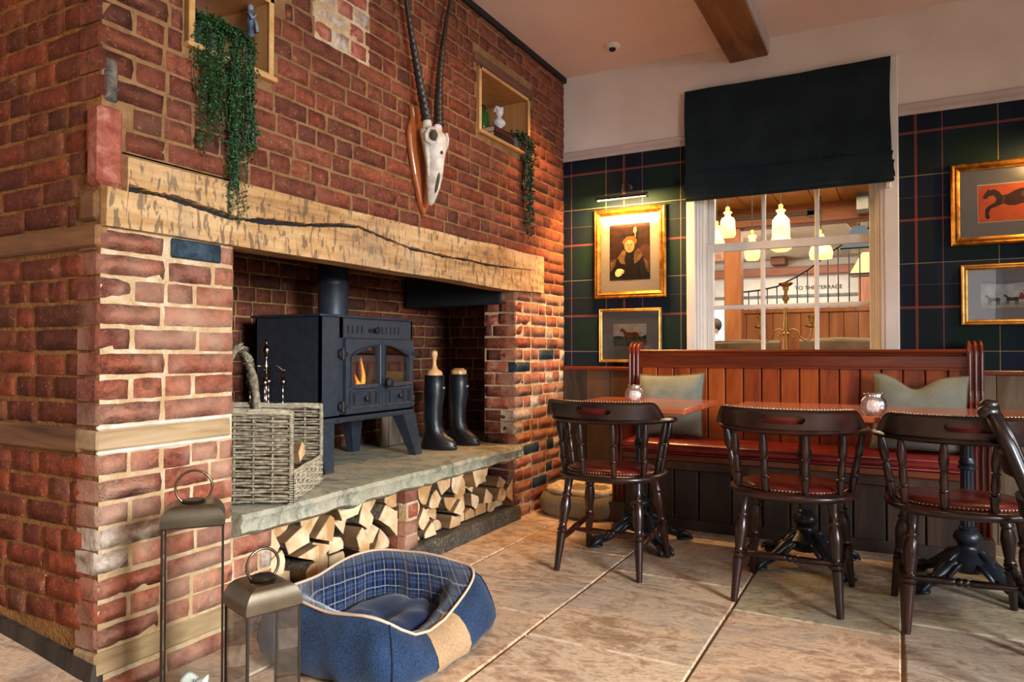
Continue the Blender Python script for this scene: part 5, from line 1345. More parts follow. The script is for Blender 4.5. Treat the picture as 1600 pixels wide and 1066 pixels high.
# local: -y is the back; posts curve backwards
def hb(x, y, z): 
    v = t.matrix_basis @ Vector((x, y, z)); return (v.x, v.y, v.z)
for sx in (-1, 1):
    pts = [(sx*.20, -.215, 0), (sx*.195, -.205, .25), (sx*.19, -.20, .44), (sx*.185, -.22, .58), (sx*.18, -.27, .72), (sx*.175, -.315, .815)]
    m = MB(); m.tube([hb(*p) for p in pts], [.020, .023, .027, .030, .031, .024], 8, True, .65); m.ell(*hb(sx*.174, -.322, .822), .028, .02, .02, 12, 8); m.build('back_post', 'dkwood_shaded', t, True)
    MB().lathe([(.014, 0), (.018, .2), (.022, .6), (.022, 1)], 10, A=hb(sx*.20, .2, 0), B=hb(sx*.18, .17, .43)).build('leg', 'dkwood_shaded', t, True)
for z, y in ((.79, -.30), (.66, -.248), (.53, -.205)):
    m = MB(); uvs = [(i/10, j/2) for j in range(3) for i in range(11)]; fcs = [[j*11+i, j*11+i+1, (j+1)*11+i+1, (j+1)*11+i] for j in range(2) for i in range(10)]
    f_ = lambda o_: (lambda u, v: hb(lerp(-.175, .175, u), y-.04*math.sin(math.pi*u)+o_-.012*v, z-.03+.06*v)); m.shell(uvs, fcs, f_(0), f_(.018)); m.build('back_slat', 'dkwood_shaded', t, True, angle=50)
m = MB(); m.loft([[hb(x*.225, y*.2, z) for x, y in [superell(2*math.pi*k/24, 1, 1, 3) for k in range(24)]] for z in (.42, .45)]); m.build('seat', 'dkwood_shaded', t, True, angle=50)
m = MB(); m.loft([[hb(x*k1, y*k1*.9, z) for x, y in [superell(2*math.pi*k/24, 1, 1, 3) for k in range(24)]] for z, k1 in ((.45, .205), (.468, .20), (.476, .15))]); m.build('seat_pad', 'leather_red', t, True)
for sx in (-1, 1): MB().lathe(STR, 10, A=hb(sx*.198, -.18, .18), B=hb(sx*.193, .19, .2)).build('stretcher', 'dkwood_shaded', t, True)

# ================================================================= TABLES
def pub_table(hx, y0, y1, rot):
    t = thing('pub_table', '', 'table', (0, 0, 0))
    MB().box(-hx, hx, y0, y1, .708, .736, .004).build('tabletop', 'tablewood', t)
    m = MB(); rings = []
    for k in range(2): pass
    n = 24
    def flute(r, z, d=.10): return [(r*(1-d*(i % 2))*math.cos(2*math.pi*i/n), r*(1-d*(i % 2))*math.sin(2*math.pi*i/n), z) for i in range(n)]
    m.loft([flute(.027, .235), flute(.024, .60), flute(.026, .708)]); 
    m.build('column', 'iron', t, False)
    m = MB(); m.lathe([(.03, .50), (.036, .505), (.036, .512), (.028, .52), (.034, .528), (.028, .54), (.026, .55)], 16); m.build('collar', 'iron', t, True, angle=40); m = MB(); m.lathe([(.09, .694), (.09, .7075), (.03, .694), (.028, .66)][::-1], 16); m.build('top_plate', 'iron', t, True, angle=40)
    m = MB(); m.loft([flute(r, z, .07) for r, z in ((.060, .07), (.088, .10), (.094, .125), (.062, .15), (.045, .165), (.036, .175), (.040, .185), (.052, .20), (.055, .215), (.048, .232), (.032, .245), (.036, .25), (.027, .262))]); m.build('vase', 'iron', t, True, angle=60)
    for k in range(4):
        a = R(45+90*k+rot); ca, sa = math.cos(a), math.sin(a)
        def q(r, z, s_=0): return (r*ca-s_*sa, r*sa+s_*ca, z)
        m = MB(); m.tube([q(.03, .115), q(.07, .112), q(.11, .095), q(.15, .068), q(.19, .045), q(.235, .034)], [.034, .032, .029, .025, .021, .022], 10)
        m.tube([q(.05, .15), q(.09, .135), q(.125, .105), q(.14, .08)], [.012, .014, .010, .005], 8)
        for s_ in (-1, 1):
            m.tube([q(.06, .115, s_*.03), q(.10, .105, s_*.036), q(.14, .07, s_*.034), q(.135, .045, s_*.026), q(.115, .05, s_*.026)], [.010, .012, .010, .008, .006], 8)
            m.tube([q(.15, .07, s_*.02), q(.185, .055, s_*.028), q(.21, .04, s_*.022)], [.007, .009, .005], 8)
        for i, s_ in enumerate((-.026, -.009, .009, .026)): m.tube([q(.215, .038, s_*.6), q(.245, .042, s_), q(.272, .027, s_*1.15), q(.288, .008, s_*1.15)], [.012, .013, .012, .006], 8)
        m.ell(*q(.235, .034), .028, .028, .024, 12, 8); m.ell(*q(.25, .010), .036, .036, .011, 12, 6)
        m.build('claw_foot', 'iron', t, True)
    return t
tt = pub_table(.325, -.345, .34, 0)
for i, (loc, rz, lb) in enumerate((((-1.185, 3.62, 0), 0, 'small square pub table with iron claw base in front of the left cushion'), ((-.384, 3.62, 0), 0, 'copper-brown pub table on iron claw base in front of the middle of the settle'),
                          ((.262, 3.60, 0), 0, 'copper-brown pub table on iron claw base in front of the right cushion'))):
    o = tt if i == 0 else copy_tree(tt)
    place(o, loc, rz); tag(o, lb, 'table', 'pub tables along the settle')
def jar(loc, lb):
    x, y, z = loc; t = thing('tealight_jar', lb, 'candle holder', loc)
    m = MB(); rings = []
    for r, zz in ((.028, 0), (.036, .008), (.046, .025), (.049, .042), (.045, .062), (.034, .076), (.031, .082), (.037, .092), (.035, .092), (.028, .080), (.043, .045), (.036, .012), (.02, .008)):
        rings.append([(x+r*(1+.045*math.cos(i*math.pi*2/3.0))*math.cos(2*math.pi*i/36), y+r*(1+.045*math.cos(i*2*math.pi/3.0))*math.sin(2*math.pi*i/36), z+zz) for i in range(36)])
    m.loft(rings); m.build('glass_body', 'jarglass', t, True)
    MB().lathe([(.026, .012), (.026, .055), (.02, .06)], 16, loc).build('candle', 'jarglow', t, True, angle=40)
jar((-1.19, 3.545, .7365), 'pinkish pressed-glass tealight jar on the left table')
jar((-.085, 3.315, .7365), 'pinkish pressed-glass tealight jar on the middle table, near its right end')

# ================================================================= SETTLE
se = thing('settle', 'long red-brown wooden settle with boarded back and red leather seat', 'bench', (-.55, 4.25, 0))
BX0, BX1 = -1.42, .34; BY = 4.36
for k in range(17):
    a = lerp(BX0, BX1, k/17); b = lerp(BX0, BX1, (k+1)/17); MB().box(a+.003, b-.003, BY, BY+.017, .45, .915, .005).build('back_board', 'mahog', se)
MB().box(BX0, BX1, BY+.016, BY+.03, .45, .92).build('backing', 'plinthwood', se)
m = MB(); m.box(BX0, BX1, BY-.012, BY+.03, .905, .985, .003); m.build('top_panel', 'mahogx', se)
m = MB(); prof = [(BY+.035, .975), (BY-.016, .975), (BY-.022, .985), (BY-.018, .994), (BY-.034, .998), (BY-.036, 1.008), (BY-.030, 1.013), (BY+.05, 1.013)]
m.loft([[(x, a, b) for a, b in prof] for x in (BX0-.0, BX1+.0)]); m.build('top_moulding', 'mahogx', se)
m = MB(); m.loft([[(x, a, b) for a, b in [(BY+.0, .905), (BY-.018, .905), (BY-.018, .913), (BY-.012, .92), (BY, .92)]] for x in (BX0, BX1)]); m.build('lower_moulding', 'mahogx', se)
def settle_end(x0, x1, outer):
    prof = [(4.46, 1.00), (4.455, 1.025), (4.43, 1.045), (4.37, 1.045), (4.335, 1.03), (4.325, 1.0), (4.325, .80), (4.318, .74), (4.29, .70), (4.20, .675), (4.08, .672), (4.0, .668), (3.975, .65), (3.985, .62), (4.02, .60), (4.03, .50), (4.02, .38), (4.03, .12), (4.46, .12)]
    e = thing('x', '', '') if False else None
    m = MB(); m.prism(prof, lambda a, b: (x0, a, b), lambda a, b: (x1, a, b)); o = m.build('end_panel', 'mahogd', se)
    for q in (.15, .5, .85):
        x = lerp(x0, x1, q); m = MB(); path = [(x, 4.40, 1.052), (x, 4.36, 1.05), (x, 4.327, 1.03), (x, 4.318, .98), (x, 4.318, .80), (x, 4.310, .745), (x, 4.285, .708), (x, 4.20, .684), (x, 4.08, .681), (x, 4.0, .676), (x, 3.968, .655), (x, 3.976, .618), (x, 4.012, .598), (x, 4.022, .50), (x, 4.012, .38), (x, 4.022, .13)]
        m.tube(path, .0085, 8); m.build('reeding', 'mahogd', o, True)
    MB().box(x0-.008, x1+.008, 3.985, 4.46, 0, .12, .006).build('foot_block', 'plinthwood', se)
settle_end(-1.492, -1.418, 0); settle_end(.318, .392, 1)
m = MB(); rings = []
for k in range(49):
    x = lerp(-1.414, .314, k/48); e = min(k, 48-k); s_ = min(1, .35+e*.25); dz = .005*nz(x*6, 2); f = 3.965
    rings.append([(x, f+.03, .425), (x, f+.004, .435), (x, f-.006, .452), (x, f+.002, .472), (x, f+.03, .486*1+.003*s_+dz), (x, f+.12, .494+dz), (x, 4.25, .492+dz), (x, 4.345, .482), (x, 4.35, .425)])
m.loft(rings); m.build('seat_cushion', 'leather_bench', se, True)
for z in (.431, .475):
    m = MB(); m.tube([(-1.41, 3.968+(.0 if z < .45 else .006), z), (-.5, 3.962+(.0 if z < .45 else .006), z), (.31, 3.968+(0 if z < .45 else .006), z)], .005, 6); m.build('piping', 'leather_bench', se, True)
MB().box(-1.416, .316, 3.985, 4.345, .385, .424, .006).build('seat_rail', 'mahogx', se)
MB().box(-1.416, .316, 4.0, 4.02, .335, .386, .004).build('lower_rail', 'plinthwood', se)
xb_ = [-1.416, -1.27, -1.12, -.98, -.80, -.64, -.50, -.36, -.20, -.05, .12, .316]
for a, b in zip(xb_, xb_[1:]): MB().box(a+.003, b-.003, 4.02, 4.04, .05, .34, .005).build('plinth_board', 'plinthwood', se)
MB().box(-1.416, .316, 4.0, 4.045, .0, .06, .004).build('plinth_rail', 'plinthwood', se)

# cushions
def cushion(lb, cx, cy, z0, w, h, tilt, th=.075, sag=0, seed=1, lean=.25):
    t = thing('cushion', lb, 'cushion', (cx, cy, z0))
    def P(u, v, side):
        a, b = u*2-1, v*2-1
        pin = 1-.07*(1-abs(a)**2)*abs(b)**3; pinx = 1-.06*(1-abs(b)**2)*abs(a)**3
        x = a*w/2*pinx; z = (b*h/2*pin)+h/2
        k = (max(0, 1-abs(a)**3.2)*max(0, 1-abs(b)**3.2))**.55
        y = side*(th*k+.002)+.006*nz(a*3+seed, b*3)*k
        if sag and b > -.2: z -= sag*math.exp(-((a+.1)/.38)**2)*max(0, (b+.2)/1.2)**1.5
        y += .003*nz(a*8, b*8+seed)
        z2 = z*math.cos(lean)-0; y2 = y+z*math.sin(lean)
        c_, s_ = math.cos(tilt), math.sin(tilt)
        return (cx+x*c_-(z2-h/2)*s_, cy+y2, z0+(x*s_+(z2-h/2)*c_)+h/2)
    N = 24; vs = []; m = MB()
    for side in (-1, 1): m.grid(N, N, lambda u, v: P(u, v, side) if side < 0 else P(1-u, v, side))
    m.build('cushion_cover', 'cushion', t, True)
    path = [(i/20, 0) for i in range(20)]+[(1, i/20) for i in range(20)]+[(1-i/20, 1) for i in range(20)]+[(0, 1-i/20) for i in range(21)]
    m = MB(); m.tube([Vector(P(u, v, -1)).lerp(Vector(P(u, v, 1)), .5) for u, v in path], .0045, 6, False); m.build('piping', 'cushion_pipe', t, True)
cushion('square sage tweed cushion at the left end of the settle', -1.195, 4.155, .498, .40, .385, R(2), seed=3, lean=.30)
cushion('sage tweed cushion with sagging top edge at the right end of the settle', .10, 4.13, .498, .43, .405, R(-2), sag=.07, seed=8, lean=.32, th=.085)

# ================================================================= PET BEDS
# flattened tan cushion under the left table
t = thing('pet_cushion', 'tan canvas pet cushion with fleecy top beneath the left chair', 'pet bed', (-1.70, 4.12, 0))
m = MB(); rings = []
for z, k in ((.0, .90), (.015, .98), (.05, 1.03), (.09, 1.02), (.125, .95), (.145, .84)):
    rings.append([(-1.72+.255*k*x*(1+.015*math.sin(i*2.1)), 4.16+.245*k*y*(1+.02*math.sin(i*1.7)), z+.004*math.sin(i*.9)) for i, (x, y) in enumerate([superell(2*math.pi*i/48, 1, 1, 3.0) for i in range(48)])])
m.loft(rings); m.build('canvas_side', 'tanbed', t, True)
m = MB(); rings = []
for z, k in ((.138, .90), (.165, .84), (.172, .74), (.150, .62), (.135, .4)):
    rings.append([(-1.72+.255*k*x, 4.16+.245*k*y, z+.012*nz(x*5, y*5, k*4)+.006*nz(x*18, y*18, k*9)) for i, (x, y) in enumerate([superell(2*math.pi*i/64, 1, 1, 3.0) for i in range(64)])])
m.loft(rings); m.build('fleece_top', 'fleece', t, True)

# denim dog bed in the foreground
db = thing('dog_bed', 'blue denim dog bed lined in blue tartan with cream piping on the flagstones', 'pet bed', (-1.535, 1.95, 0))
CX_, CY_ = -1.545, 1.945; HX, HY = .235, .265; N = 160
def rim_h(a, x, y):
    # low entrance on the side that faces +x
    prof = [(1.62, .205), (1.69, .200), (1.745, .165), (1.80, .132), (1.87, .120), (1.95, .128), (2.03, .158), (2.12, .195), (2.20, .225), (2.3, .235)]
    f = 0
    for (ya, fa), (yb, fb) in zip(prof, prof[1:]):
        if ya <= y <= yb: f = lerp(fa, fb, (y-ya)/(yb-ya))
    base = .205+.03*max(0, (y-1.9)/.35)+.006*math.sin(a*5)+(.012 if x < CX_ else 0)*min(1, (CX_-x)/.2)
    w_ = min(1, max(0, (x-CX_-.13)/.09)); return lerp(base, f, w_)
def ringp(off, zf, noise_=0.0, seed=0):
    out = []
    for i in range(N):
        a = 2*math.pi*i/N; x, y = superell(a, 1, 1, 4.6); cx, cy = CX_+x*(HX+off), CY_+y*(HY+off); h = rim_h(a, CX_+x*HX, CY_+y*HY)
        w_ = noise_*nz(x*3+seed, y*3, 0 if callable(zf) else zf*2); n_ = Vector((x, y, 0)).normalized()
        z = zf(h) if callable(zf) else zf*h
        out.append((cx+n_.x*w_, cy+n_.y*w_, z))
    return out
m = MB(); m.loft([[Vector(p) for p in ringp(o_, f, .018, 2)] for o_, f in ((-.02, .0), (.03, .02), (.062, .14), (.078, .34), (.074, .55), (.058, .76), (.036, .92), (.012, 1.0))], cap=False)
m.add(ringp(-.02, .0), [tuple(range(N))]); m.build('denim_wall', 'denim', db, True)
m = MB(); m.loft([ringp(o_, f, .014, 5) for o_, f in ((.012, 1.0), (-.016, .985), (-.048, .92), (-.072, .76), (-.082, .56), (-.076, .38), (-.055, .22))], cap=False); m.build('tartan_lining', 'plaid_in', db, True)
m = MB(); pp = ringp(.012, lambda h: h+.003); m.tube(pp+[pp[0]], .0048, 6, False); m.build('piping', 'piping', db, True)
for sx, sy in ((1, 1), (1, -1), (-1, 1), (-1, -1)):
    m = MB(); a0 = math.atan2(sy, sx); k = int(((a0 % (2*math.pi))/(2*math.pi))*N) % N
    pts = [ringp(o_, f, .018, 2)[k] for o_, f in ((.03, .02), (.064, .14), (.080, .34), (.076, .55), (.060, .76), (.038, .92), (.014, 1.0))]; m.tube(pts, .0035, 6, False); m.build('seam', 'denim_in', db, True)
m = MB(); rings = []
for k, z in ((.97, .035), (1.0, .06), (.97, .088), (.86, .108), (.66, .118), (.42, .116), (.2, .106), (.06, .094)):
    rings.append([(CX_+x*(HX-.062)*k, CY_+y*(HY-.062)*k, z+.012*nz(x*k*3.2+4, y*k*3.2)+.005*math.sin(x*k*7+y*5)*k) for x, y in [superell(2*math.pi*i/64, 1, 1, 3.4) for i in range(64)]])
m.loft(rings); m.build('inner_cushion', 'denim_in', db, True)
# tan patch over the low entrance
m = MB(); R1 = [ringp(o_+.0035, f, .018, 2) for o_, f in ((.062, .14), (.078, .34), (.074, .55), (.058, .76), (.036, .92), (.012, 1.0), (-.012, 1.0))]
ks = [i for i in list(range(N-30, N))+list(range(0, 30)) if abs(R1[0][i][1]-(CY_-.035)) < .098 and R1[0][i][0] > CX_+.1]
nk = len(ks); m.add([r[i] for r in R1 for i in ks], [(j*nk+i, j*nk+i+1, (j+1)*nk+i+1, (j+1)*nk+i) for j in range(len(R1)-1) for i in range(nk-1)]); m.build('tan_patch', 'patch', db, True)

# ================================================================= LANTERNS
def lantern(lb, loc, rz, w, d, hb_, seed):
    t = thing('lantern', lb, 'lantern', loc, rz); Mx = t.matrix_basis
    def bb(m, *a, **k): m.M = Mx; m.box(*a, **k); return m
    m = MB(); bb(m, -w/2, w/2, -d/2, d/2, 0, .018, bev=.003); bb(m, -w/2+.006, w/2-.006, -d/2+.006, d/2-.006, .018, .026, bev=.002); m.M = None; m.build('base', 'ltframe', t)
    for sx in (-1, 1):
        for sy in (-1, 1):
            m = MB(); bb(m, sx*w/2-(.006 if sx > 0 else 0), sx*w/2+(.006 if sx < 0 else 0), sy*d/2-(.006 if sy > 0 else 0), sy*d/2+(.006 if sy < 0 else 0), .018, hb_, bev=.001); m.M = None; m.build('post', 'ltframe', t)
    m = MB()
    for z in (.026, hb_-.007): bb(m, -w/2, w/2, -d/2, -d/2+.005, z, z+.006); bb(m, -w/2, w/2, d/2-.005, d/2, z, z+.006); bb(m, -w/2, -w/2+.005, -d/2, d/2, z, z+.006); bb(m, w/2-.005, w/2, -d/2, d/2, z, z+.006)
    m.M = None; m.build('rails', 'ltframe', t)
    for q in range(4):
        m = MB()
        if q == 0: bb(m, -w/2+.006, w/2-.006, -d/2+.002, -d/2+.0035, .03, hb_-.006)
        if q == 1: bb(m, -w/2+.006, w/2-.006, d/2-.0035, d/2-.002, .03, hb_-.006)
        if q == 2: bb(m, -w/2+.002, -w/2+.0035, -d/2+.006, d/2-.006, .03, hb_-.006)
        if q == 3: bb(m, w/2-.0035, w/2-.002, -d/2+.006, d/2-.006, .03, hb_-.006)
        m.M = None; m.build('glass_pane', 'glass', t)
    m = MB(); m.M = Mx; prof = [(0, 0), (0, .014), (.004, .028), (.012, .042), (.022, .050), (.032, .054)]
    rings = [[(sx*(w/2+.003-i_), sy*(d/2+.003-i_*.55), hb_-.002+z_) for sx, sy in ((-1, -1), (1, -1), (1, 1), (-1, 1))] for i_, z_ in prof]
    m.loft(rings); m.M = None; m.build('cap', 'bronze', t, True, angle=35)
    m = MB(); m.M = Mx; m.lathe([(.026, hb_+.050), (.030, hb_+.056), (.026, hb_+.060), (.0, hb_+.058)], 20); m.M = None; m.build('vent', 'ltframe', t, True, angle=40)
    m = MB(); m.M = Mx; r = w*.30; m.tube([(r*math.cos(a), 0, hb_+.052+r*.85+r*math.sin(a)) for a in [R(-62)+R(304)*i/28 for i in range(29)]], .0034, 8); m.M = None; m.build('handle', 'bronze', t, True)
    m = MB(); m.M = Mx; rr = random.Random(seed)
    rings = []
    for z, k in ((.027, .036), (.07, .036), (.092, .038), (.10, .037), (.094, .028), (.086, .01)):
        rings.append([(k*math.cos(a)*(1+(.10 if z > .08 else 0)*math.sin(a*5+seed)), k*math.sin(a)*(1+(.1 if z > .08 else 0)*math.cos(a*4)), z+(.012*math.sin(a*3+seed) if z > .08 else 0)) for a in [2*math.pi*i/28 for i in range(28)]])
    m.loft(rings); m.M = None; m.build('candle', 'wax', t, True)
    m = MB(); m.M = Mx; m.tube([(0, 0, .085), (.002, 0, .103)], .0012, 5); m.M = None; m.build('wick', 'stove_dk', t)
lantern('tall antique-brass glass lantern with ring handle against the brick pier', (-1.705, 1.32, 0), R(50), .155, .12, .535, 2)
lantern('shorter antique-brass glass lantern in front of the dog bed', (-1.27, 1.165, 0), R(72), .125, .122, .432, 5)

# ================================================================= PICTURES ON THE TARTAN
def picture(lb, x0, x1, z0, z1, fw, mount, mw, fmat, art, bg, group='framed prints on the tartan wall', mbot=None, ypr=.028):
    y = YB-.003; t = thing('picture', lb, 'picture', ((x0+x1)/2, y, z0), group=group)
    prof = [(0, 0), (0, ypr*.7), (fw*.2, ypr), (fw*.45, ypr*.85), (fw*.6, ypr*.95), (fw*.8, ypr*.6), (fw, ypr*.45), (fw, 0)]
    m = MB(); m.loft([[(x0+a, y-b, z0+a), (x1-a, y-b, z0+a), (x1-a, y-b, z1-a), (x0+a, y-b, z1-a)] for a, b in prof], cap=False); m.build('frame', fmat, t)
    m = MB(); m.box(x0+fw-.003, x1-fw+.003, y-.007, y-.002, z0+fw-.003, z1-fw+.003); m.build('mount', mount, t)
    ax0, ax1, az0, az1 = x0+fw+mw, x1-fw-mw, z0+fw+(mbot or mw), z1-fw-mw
    mats = [bg]+[a[0] for a in art]; m = MB(); yy = y-.0075
    m.cur = 0; m.add([(ax0, yy, az0), (ax1, yy, az0), (ax1, yy, az1), (ax0, yy, az1)], [(0, 1, 2, 3)])
    for k, (mt, poly) in enumerate(art):
        yk = yy-.0003*(k+1); m.cur = k+1; m.poly([(lerp(ax0, ax1, min(1, max(0, a))), lerp(az0, az1, min(1, max(0, b)))) for a, b in poly], lambda a, b: (a, yk, b))
    m.build('print', mats, t)
    MB().box(x0+fw-.001, x1-fw+.001, y-.0125, y-.011, z0+fw-.001, z1-fw+.001).build('glazing', 'picglass', t)
    return t
def P_(n, a, b=None): M[n] = simple(n, a, b, rough=.7, scale=25, detail=5) if b else simple(n, a, rough=.7); return n
stand = [(.0, .74), (.03, .86), (.09, .97), (.11, 1.0), (.13, .95), (.20, .88), (.28, .76), (.34, .70), (.50, .66), (.66, .68), (.80, .71), (.90, .66), (.95, .56), (.97, .34), (.93, .46), (.91, .52), (.90, .40), (.92, .28), (.90, .14), (.90, .0), (.85, .0), (.86, .14), (.84, .26), (.80, .36), (.77, .26), (.79, .14), (.77, .0), (.72, .0), (.73, .14), (.71, .28), (.70, .38), (.54, .34), (.40, .37), (.37, .26), (.37, .14), (.37, .0), (.32, .0), (.32, .14), (.31, .28), (.30, .37), (.26, .28), (.25, .14), (.24, .0), (.20, .0), (.20, .14), (.21, .30), (.22, .46), (.20, .56), (.16, .70), (.12, .78), (.05, .72)]
gallop = [(.0, .66), (.01, .74), (.05, .84), (.10, .94), (.13, .90), (.20, .93), (.29, .84), (.34, .72), (.44, .74), (.56, .84), (.68, .90), (.82, .88), (.92, .78), (.97, .62), (1.08, .50), (1.18, .36), (1.28, .34), (1.22, .26), (1.10, .30), (.98, .42), (.88, .46), (.98, .32), (1.10, .14), (1.05, .08), (.96, .16), (.82, .36), (.70, .44), (.56, .38), (.46, .40), (.36, .46), (.26, .40), (.14, .33), (.10, .18), (.13, .06), (.08, .0), (.04, .10), (.04, .32), (.10, .42), (.22, .52), (.24, .62), (.19, .74), (.12, .72), (.06, .64)]
def tf(p, ox, oy, sx, sy): return [(ox+a*sx, oy+b*sy) for a, b in p]
def circ(cx, cy, rx, ry, n=16): return [(cx+rx*math.cos(2*math.pi*i/n), cy+ry*math.sin(2*math.pi*i/n)) for i in range(n)]
P_('p_bg', '#2c120c', '#4a2417'); P_('p_coat', '#0c0806', '#1a100c'); P_('p_fur', '#6a4a30', '#a8845a'); P_('p_face', '#e0ae78'); P_('p_hair', '#8f501f', '#b87a3a'); P_('p_hand', '#b98a60'); P_('p_glow', '#7a4a36', '#5c3325'); P_('p_dark', '#120a08')
art = [('p_glow', circ(.88, .42, .17, .20)), ('p_glow', [(0, .38), (.20, .40), (.30, .30), (.12, .12), (0, .16)]),
       ('p_coat', [(.0, 0), (1, 0), (1, .08), (.92, .30), (.82, .42), (.64, .50), (.5, .47), (.36, .50), (.22, .42), (.08, .28), (0, .10)]),
       ('p_fur', [(.20, .40), (.34, .54), (.43, .50), (.37, .36), (.40, .28), (.28, .30)]), ('p_fur', [(.62, .50), (.72, .56), (.82, .42), (.74, .34), (.62, .28), (.60, .38)]),
       ('p_fur', [(.02, .32), (.18, .38), (.14, .26), (.04, .16)]), ('p_fur', [(.84, .38), (.96, .30), (.99, .12), (.92, .14), (.88, .26)]),
       ('p_coat', [(.42, .44), (.40, .50), (.58, .50), (.60, .44), (.56, .0), (.44, .0)]),
       ('p_dark', [(.34, .74), (.33, .84), (.44, .80), (.60, .83), (.72, .86), (.70, .72), (.52, .76)]),
       ('p_hair', circ(.51, .68, .18, .075)), ('p_face', circ(.50, .60, .125, .115)), ('p_hair', [(.34, .70), (.36, .62), (.42, .72), (.52, .745), (.62, .71), (.66, .63), (.69, .70), (.62, .77), (.44, .775)]),
       ('p_dark', circ(.455, .622, .022, .009, 10)), ('p_dark', circ(.545, .622, .022, .009, 10)), ('p_hair', circ(.50, .545, .028, .008, 10)), ('p_glow', [(.495, .62), (.485, .575), (.51, .573)]),
       ('p_fur', circ(.64, .88, .035, .055)), ('p_dark', circ(.645, .87, .02, .035)), ('p_fur', [(.635, .83), (.655, .83), (.66, .76), (.645, .76)]),
       ('p_hand', [(.16, .08), (.14, .14), (.20, .20), (.30, .205), (.37, .17), (.38, .155), (.30, .15), (.36, .135), (.37, .12), (.28, .115), (.32, .10), (.30, .085), (.22, .06)])]
picture('large gilt-framed portrait of a fair-haired woman in dark furs under the picture light', -1.775, -1.285, 1.350, 1.945, .045, 'mount_w', .062, 'gilt', art, 'p_bg', mbot=.075)
P_('h_sky', '#a5a59c', '#c9c8bc'); P_('h_grass', '#34462f', '#566548'); P_('h_horse', '#6e2e18', '#8a4526'); P_('h_dk', '#1c2418', '#2c3626'); P_('h_pale', '#6a7060')
art = [('h_grass', [(0, 0), (1, 0), (1, .42), (.8, .44), (.5, .40), (.2, .46), (0, .44)]), ('h_dk', [(0, .40), (.12, .47), (.25, .42), (.3, .34), (0, .30)]), ('h_dk', [(.88, .44), (1, .50), (1, .34), (.9, .34)]), ('h_pale', circ(.72, .20, .2, .05)), ('h_horse', tf(stand, .20, .20, .60, .62)), ('h_dk', [(.76, .56), (.79, .46), (.80, .34), (.765, .40), (.74, .54)]), ('h_dk', [(.27, .80), (.32, .74), (.38, .66), (.35, .65), (.28, .73)])]
picture('small gilt-framed print of a standing chestnut horse below the portrait', -1.742, -1.318, .930, 1.283, .022, 'mount_g', .078, 'gilt_lt', art, 'h_sky', ypr=.02, mbot=.085)
P_('o_bg', '#d8582a', '#e0702e'); P_('o_horse', '#2a120c', '#4a2218'); P_('o_line', '#d8cdb8'); P_('o_hi', '#7a4632')
art = [('o_horse', tf(gallop, .06, .08, .62, .84)), ('o_hi', circ(.52, .68, .05, .08)), ('o_hi', tf([(0, 0), (.02, .0), (.035, .22), (.015, .22)], .27, .46, 1, 1)), ('o_line', [(0, .97), (1, .97), (1, 1), (0, 1)]), ('o_line', [(0, 0), (.006, 0), (.006, 1), (0, 1)]), ('o_line', [(0, 0), (1, 0), (1, .02), (0, .02)])]
picture('gilt-framed print of a dark horse leaping against an orange ground, upper right', .262, .90, 1.562, 1.998, .042, 'mount_g', .078, 'gilt', art, 'o_bg', mbot=.072)
P_('k_sky', '#9ea8b8', '#c9ccd0'); P_('k_gnd', '#8f8f86', '#a8a89c'); P_('k_h', '#14161c', '#22262e'); P_('k_red', '#8f1c20'); P_('k_cl', '#5f6a7c', '#79849a')
art = [('k_cl', [(0, 1), (1, 1), (1, .86), (.7, .84), (.5, .92), (.25, .86), (0, .92)]), ('k_cl', [(.42, .62), (.5, .70), (.7, .72), (.7, .60), (.5, .56)]), ('k_gnd', [(0, 0), (1, 0), (1, .24), (0, .20)])]+[('k_h', tf(stand, .04+.19*k, .10+.01*(k % 2), .17, .40)) for k in range(5)]+[('k_red', [(.385, .34), (.40, .46), (.42, .48), (.44, .45), (.45, .34), (.42, .28)]), ('k_red', [(.735, .34), (.75, .46), (.77, .48), (.79, .44), (.79, .34)]), ('k_h', circ(.417, .51, .014, .03)), ('k_h', circ(.768, .51, .014, .03))]
picture('gilt-framed print of a row of dark horses with a rider in red, lower right', .306, .90, 1.140, 1.458, .030, 'mount_g', .058, 'gilt_lt', art, 'k_sky', ypr=.022)

def picture_light(lb, x, z, w, mat='iron'):
    t = thing('picture_light', lb, 'picture light', (x, YB-.003, z+.06), group='picture lights'); y = YB-.17
    MB().lathe([(.022, 0), (.022, .5), (.012, 1)], 14, A=(x, YB-.004, z+.10), B=(x, YB-.02, z+.10)).build('wall_plate', mat, t, True, angle=40)
    m = MB(); m.tube([(x, YB-.02, z+.10), (x, YB-.06, z+.135), (x, YB-.12, z+.12), (x, y, z+.03)], .007, 8); m.build('arm', mat, t, True)
    m = MB(); n = 12; rings = []
    for xx in (x-w/2, x+w/2): rings.append([(xx, y+.020*math.cos(a), z+.004+.020*math.sin(a)) for a in [R(-20)+R(220)*i/n for i in range(n+1)]]+[(xx, y+.017*math.cos(a), z+.004+.017*math.sin(a)) for a in [R(200)-R(220)*i/n for i in range(n+1)]])
    m.loft(rings); m.build('shade', mat, t, True, angle=40)
    MB().tube([(x-w/2+.01, y, z-.002), (x+w/2-.01, y, z+.001)], .004, 8).build('lamp_tube', 'lamp', t, True)
picture_light('black picture light over the portrait of the woman', -1.53, 1.975, .34)
picture_light('black picture light over the leaping horse print', .71, 2.03, .22)
light('AREA', 'picture_lamp_left', (-1.53, YB-.165, 1.965), 26, (1, .56, .18), (-1.53, YB-.03, 1.75), (.30, .02))
light('AREA', 'picture_lamp_right', (.71, YB-.165, 2.02), 8, (1, .55, .18), (.66, YB-.03, 1.8), (.2, .02))

